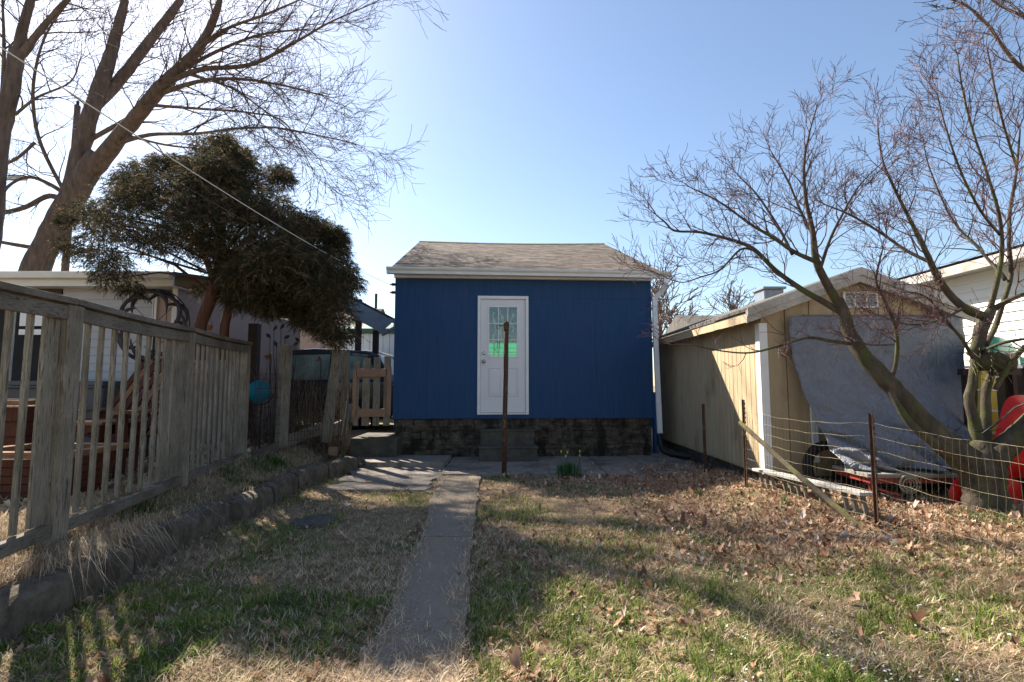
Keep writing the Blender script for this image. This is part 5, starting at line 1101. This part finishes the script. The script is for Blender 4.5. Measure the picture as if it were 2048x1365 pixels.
m = MB(); m.box((-3.9, 16.9, 1.75), (-3.6, 16.97, 2.15)); m.build('wall_box', MT['black'], t)
# carport
CY = 11.6; t = thing('carport', 'grey metal carport roof on dark brown posts beside the blue shed', 'carport', (W(740, 700, CY).x, CY, 0))
a = W(600, 540, CY); b = W(789, 637, CY); a2 = W(600, 552, CY); b2 = W(787, 652, CY)
rp = (b-a); m = MB(); m.add([a, b, b+Vector((0, 3.2, 0)), a+Vector((0, 3.2, 0)), a+Vector((0, 0, -.05)), b+Vector((0, 0, -.05)), b+Vector((0, 3.2, -.05)), a+Vector((0, 3.2, -.05))], [(0, 1, 2, 3), (7, 6, 5, 4), (0, 4, 5, 1), (1, 5, 6, 2), (2, 6, 7, 3), (3, 7, 4, 0)]); m.build('roof', MT['greyshingle'], t)
m = MB(); m.prism([a+Vector((0, -.02, -.06)), b+Vector((0, -.02, -.06)), b+Vector((-.30, -.02, -.33)), a+Vector((-.1, -.02, -.36))], (0, -.05, 0))
for k in range(8): u = k*.4+.3; m.bar(a+Vector((0, u, -.09)), b+Vector((0, u, -.09)), .05, .07)
m.build('rafter', MT['carportmetal'], t)
m = MB(); m.box((b.x-.02, CY-.1, b.z-.12), (b.x+.08, CY+3.2, b.z-.02)); m.tube([(b.x+.03, CY+.0, b.z-.12), (b.x+.0, CY, b.z-.22), (b.x-.28, CY, b.z-.38)], .04, 10); m.build('gutter', MT['carportmetal'], t)
for px in (717, 752):
    q = W(px, 700, CY+.3); m = MB(); m.box((q.x-.06, CY+.2, .0), (q.x+.06, CY+.32, W(px, 662 if px > 730 else 600, CY+.3).z)); m.build('post', MT['brown'], t)
q = W(507, 700, 8.6); m = MB(); m.box((q.x-.08, 8.55, .3), (q.x+.08, 8.68, W(507, 648, 8.6).z)); tag(m.build('timber_post', MT['brown'], bevel=.005), 'dark timber post rising just behind the end of the picket fence', 'post')
# small far pole, utility pole, cables, street lamp
q = W(748, 780, 30); m = MB(); m.tube([(q.x, 30, 0), (q.x, 30, W(748, 588, 30).z)], .08, 8); tag(m.build('metal_pole', MT['darkmetal']), 'short dark pole far behind the carport roof', 'pole')
YU = 18.5; q = W(130, 545, YU); zt = W(130, 212, YU).z; t = thing('utility_pole', 'tall wooden utility pole standing behind the big bare tree', 'utility pole', (q.x, YU, 0))
m = MB(); m.tube([(q.x, YU, 0), (q.x, YU, zt)], [.14, .10], 10); m.build('pole', MT['bark'], t, smooth=True); m = MB(); m.tube([(q.x, YU, zt), (q.x, YU, zt+.18)], .05, 8); m.build('insulator', MT['darkmetal'], t)
A = Matrix.Translation((SX, SY, 0)) @ Matrix.Rotation(YAW, 4, 'Z')
for z, mid, wd, lbl in ((3.075, 6, .0036, 'thicker pale cable running from the blue shed corner over the cedar towards the upper left'), (2.93, 7.5, .0013, 'thin lower cable running from the blue shed corner over the cedar towards the upper left')):
    p = A @ Vector((-.10, -.03, z)); q2 = W(-220, -50 if z > 3 else 20, 1.7); pts = []
    for i in range(25): u = i/24; v = p.lerp(q2, u); v.z -= .10*math.sin(math.pi*u); pts.append(v)
    m = MB(); m.tube(pts, wd, 5); tag(m.build('cable', MT['gutter'] if wd > .002 else MT['wire']), lbl, 'cable')
t = thing('street_lamp', 'grey street lamp arm seen through branches at the left edge', 'street lamp', (W(-60, 700, 20).x, 20, 0)); q = W(-60, 362, 20)
m = MB(); m.tube([(q.x, 20, 0), (q.x, 20, q.z), W(20, 357, 20)], .07, 8); m.build('pole', MT['silver'], t); m = MB(); e = W(22, 357, 20); m.box((e.x, 19.85, e.z-.06), (e.x+.55, 20.15, e.z+.10)); m.build('lamp_head', MT['silver'], t, bevel=.03)
# house on the right
HX = 6.2; HZ = 1.28+.240*HX
t = thing('white_house', 'white lap sided house with dark lower siding at the right edge', 'house', (HX, 6, 0))
m = MB(); lap(m, (HX, 9.3, 0), (0, -1, 0), (-1, 0, 0), 8.3, 1.50, HZ, .115, .015); m.box((HX+.002, 1, 1.5), (HX+4, 9.3, HZ)); m.build('wall', MT['whitesiding'], t)
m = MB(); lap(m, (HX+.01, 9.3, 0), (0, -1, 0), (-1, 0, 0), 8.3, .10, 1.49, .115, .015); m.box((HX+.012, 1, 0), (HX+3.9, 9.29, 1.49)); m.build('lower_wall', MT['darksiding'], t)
m = MB(); m.box((HX-.28, .8, HZ), (HX+.1, 9.5, HZ+.03)); m.box((HX-.31, .8, HZ-.02), (HX-.28, 9.5, HZ+.10)); m.build('eave', MT['fasciawood'], t)
m = MB(); m.prism([(HX-.33, .8, HZ+.13), (HX+4.4, .8, HZ+.13), (HX+2, .8, HZ+.6)], (0, 8.7, 0)); m.build('roof', MT['greyshingle'], t)
# chimney box behind the tan shed
q = W(1545, 600, 22); z1 = W(1545, 574, 22).z; t = thing('far_house', 'far house with only its boxy grey chimney showing above the tan shed roof', 'house', (q.x, 22, 0))
m = MB(); m.box((q.x-3, 22.6, 0), (q.x+8, 27, q.z-1.2)); m.build('wall', MT['whitesiding'], t); m = MB(); m.prism([(q.x-3.3, 22.3, q.z-1.2), (q.x-3.3, 27.4, q.z-1.2), (q.x-3.3, 24.8, q.z-.3)], (11.5, 0, 0)); m.build('roof', MT['greyshingle'], t)
m = MB(); m.box((q.x-.35, 22, q.z-1.6), (q.x+.5, 22.9, z1-.12)); m.box((q.x-.42, 21.9, z1-.10), (q.x+.58, 23, z1)); m.build('chimney', MT['carportmetal'], t, bevel=.01)
# canoe on a rack
t = thing('upturned_boat', 'small green boat hull lying upside down behind the twisted tree', 'boat', (W(1978, 715, 5.6).x, 6.2, 1.5)); cx = W(1978, 715, 5.6).x; zb = W(1978, 732, 5.6).z
m = MB(); n = 28; k = 17; vs = []
for i in range(n+1):
    u = i/n; w2 = .27*min(1, .35+.65*math.sin(min(1, u*5)*1.57))*(1 if u < .7 else 1-1.2*(u-.7)); h2 = .33*min(1, .45+.55*math.sin(min(1, u*5)*1.57))
    for j in range(k): a = math.pi*j/(k-1); vs.append((cx-.06+.85*u+w2*math.cos(a), 5.45+.95*u, zb+h2*math.sin(a)**.8))
m.add(vs, [(i*k+j, i*k+j+1, (i+1)*k+j+1, (i+1)*k+j) for i in range(n) for j in range(k-1)]+[tuple(range(k-1, -1, -1)), tuple(n*k+j for j in range(k))]); m.build('hull', MT['green'], t, smooth=True)
m = MB(); m.box((cx-.30, 5.50, zb-.03), (cx+.26, 5.58, zb-.004)); m.build('gunwale', MT['white'], t)
t = thing('storage_rack', 'dark timber rack carrying the upturned green boat hull', 'rack', (cx, 6, 0)); m = MB()
for y in (5.6, 6.2): m.box((cx-.30+(y-5.6), y, zb-.10), (cx+.34+(y-5.6)*.9, y+.07, zb-.032))
m.build('crossbeam', MT['brown'], t)
for x in (-.34, .30):
    for y in (5.6, 6.2): m = MB(); xx = cx+x*.8+(y-5.6)*.9; m.box((xx, y, 0), (xx+.045, y+.06, zb-.101)); m.build('leg', MT['brown'], t)
# yellow step ladder
t = thing('step_ladder', 'yellow step ladder standing behind the trunk of the twisted tree', 'ladder', (W(1975, 880, 5.4).x, 5.4, .05))
for x0, x1 in ((1958, 1967), (1993, 1976)):
    m = MB(); m.bar(W(x0 if x0 < 1980 else 1996, 960, 5.35), W(x1 if x0 < 1980 else 1981, 740, 5.5), .07, .03, up=(0, 1, 0)); m.build('rail', MT['yellow'], t)
for y in (780, 822, 866, 910): a = W(1962, y, 5.42); b = W(1988, y, 5.42); m = MB(); m.bar(a, b, .09, .02); m.build('rung', MT['gutter'], t)
# red cover behind the trunk
t = thing('red_cover', 'bright red plastic cover strapped up beside the twisted tree', 'cover', (4.9, 5.1, .1)); YR = 5.05
def redsheet(poly, dy, name):
    """closed bulging sheet over an outline"""
    P = [W(a, b, YR) for a, b in poly]; c = sum(P, Vector())/len(P); m = MB(); n = len(P); vs = [c+Vector((0, -dy, 0))]
    for s, q in ((.66, .75), (1, 0)): vs += [c+(p-c)*s+Vector((0, -dy*q*(1+.3*math.sin(i*2.4)), 0)) for i, p in enumerate(P)]
    fs = [(0, 1+i, 1+(i+1) % n) for i in range(n)]+[(1+i, 1+n+i, 1+n+(i+1) % n, 1+(i+1) % n) for i in range(n)]
    m.add(vs, fs); o = m.build(name, MT['redcloth'], t, smooth=False); q = o.modifiers.new('s', 'SOLIDIFY'); q.thickness = .006; b = o.modifiers.new('ss', 'SUBSURF'); b.levels = 2; b.render_levels = 2
redsheet([(1975, 925), (1990, 860), (2006, 800), (2022, 788), (2060, 790), (2130, 795), (2170, 900), (2140, 965), (2070, 955), (2020, 958), (1980, 962)], .12, 'hood')
redsheet([(1895, 985), (1905, 955), (1950, 945), (1965, 1000), (1955, 1040), (1915, 1030), (1900, 1010)], .05, 'flap')
redsheet([(1985, 955), (2042, 955), (2044, 985), (2034, 1044), (2012, 1046), (1995, 1005)], .05, 'flap')
m = MB(); a = W(2000, 940, 5.15); m.box((a.x, 5.18, .08), (a.x+1.0, 5.9, a.z+.05), .01); m.build('tub', MT['black'], t, bevel=.02)
m = MB(); pts = [W(1965, 868, 4.55), W(2000, 842, 4.6), W(2030, 815, 4.8), W(2060, 805, 4.9)]; m.tube(pts, .008, 8); pts = [W(1948, 862, 4.65), W(1975, 862, 4.62), W(2003, 858, 5.0)]; m.tube(pts, .005, 6)
tag(m.build('bungee_cord', MT['black'], smooth=True), 'black bungee cord tying the red cover to the tree stems', 'cord')
print('branches', c1, 'objects', len(bpy.data.objects))
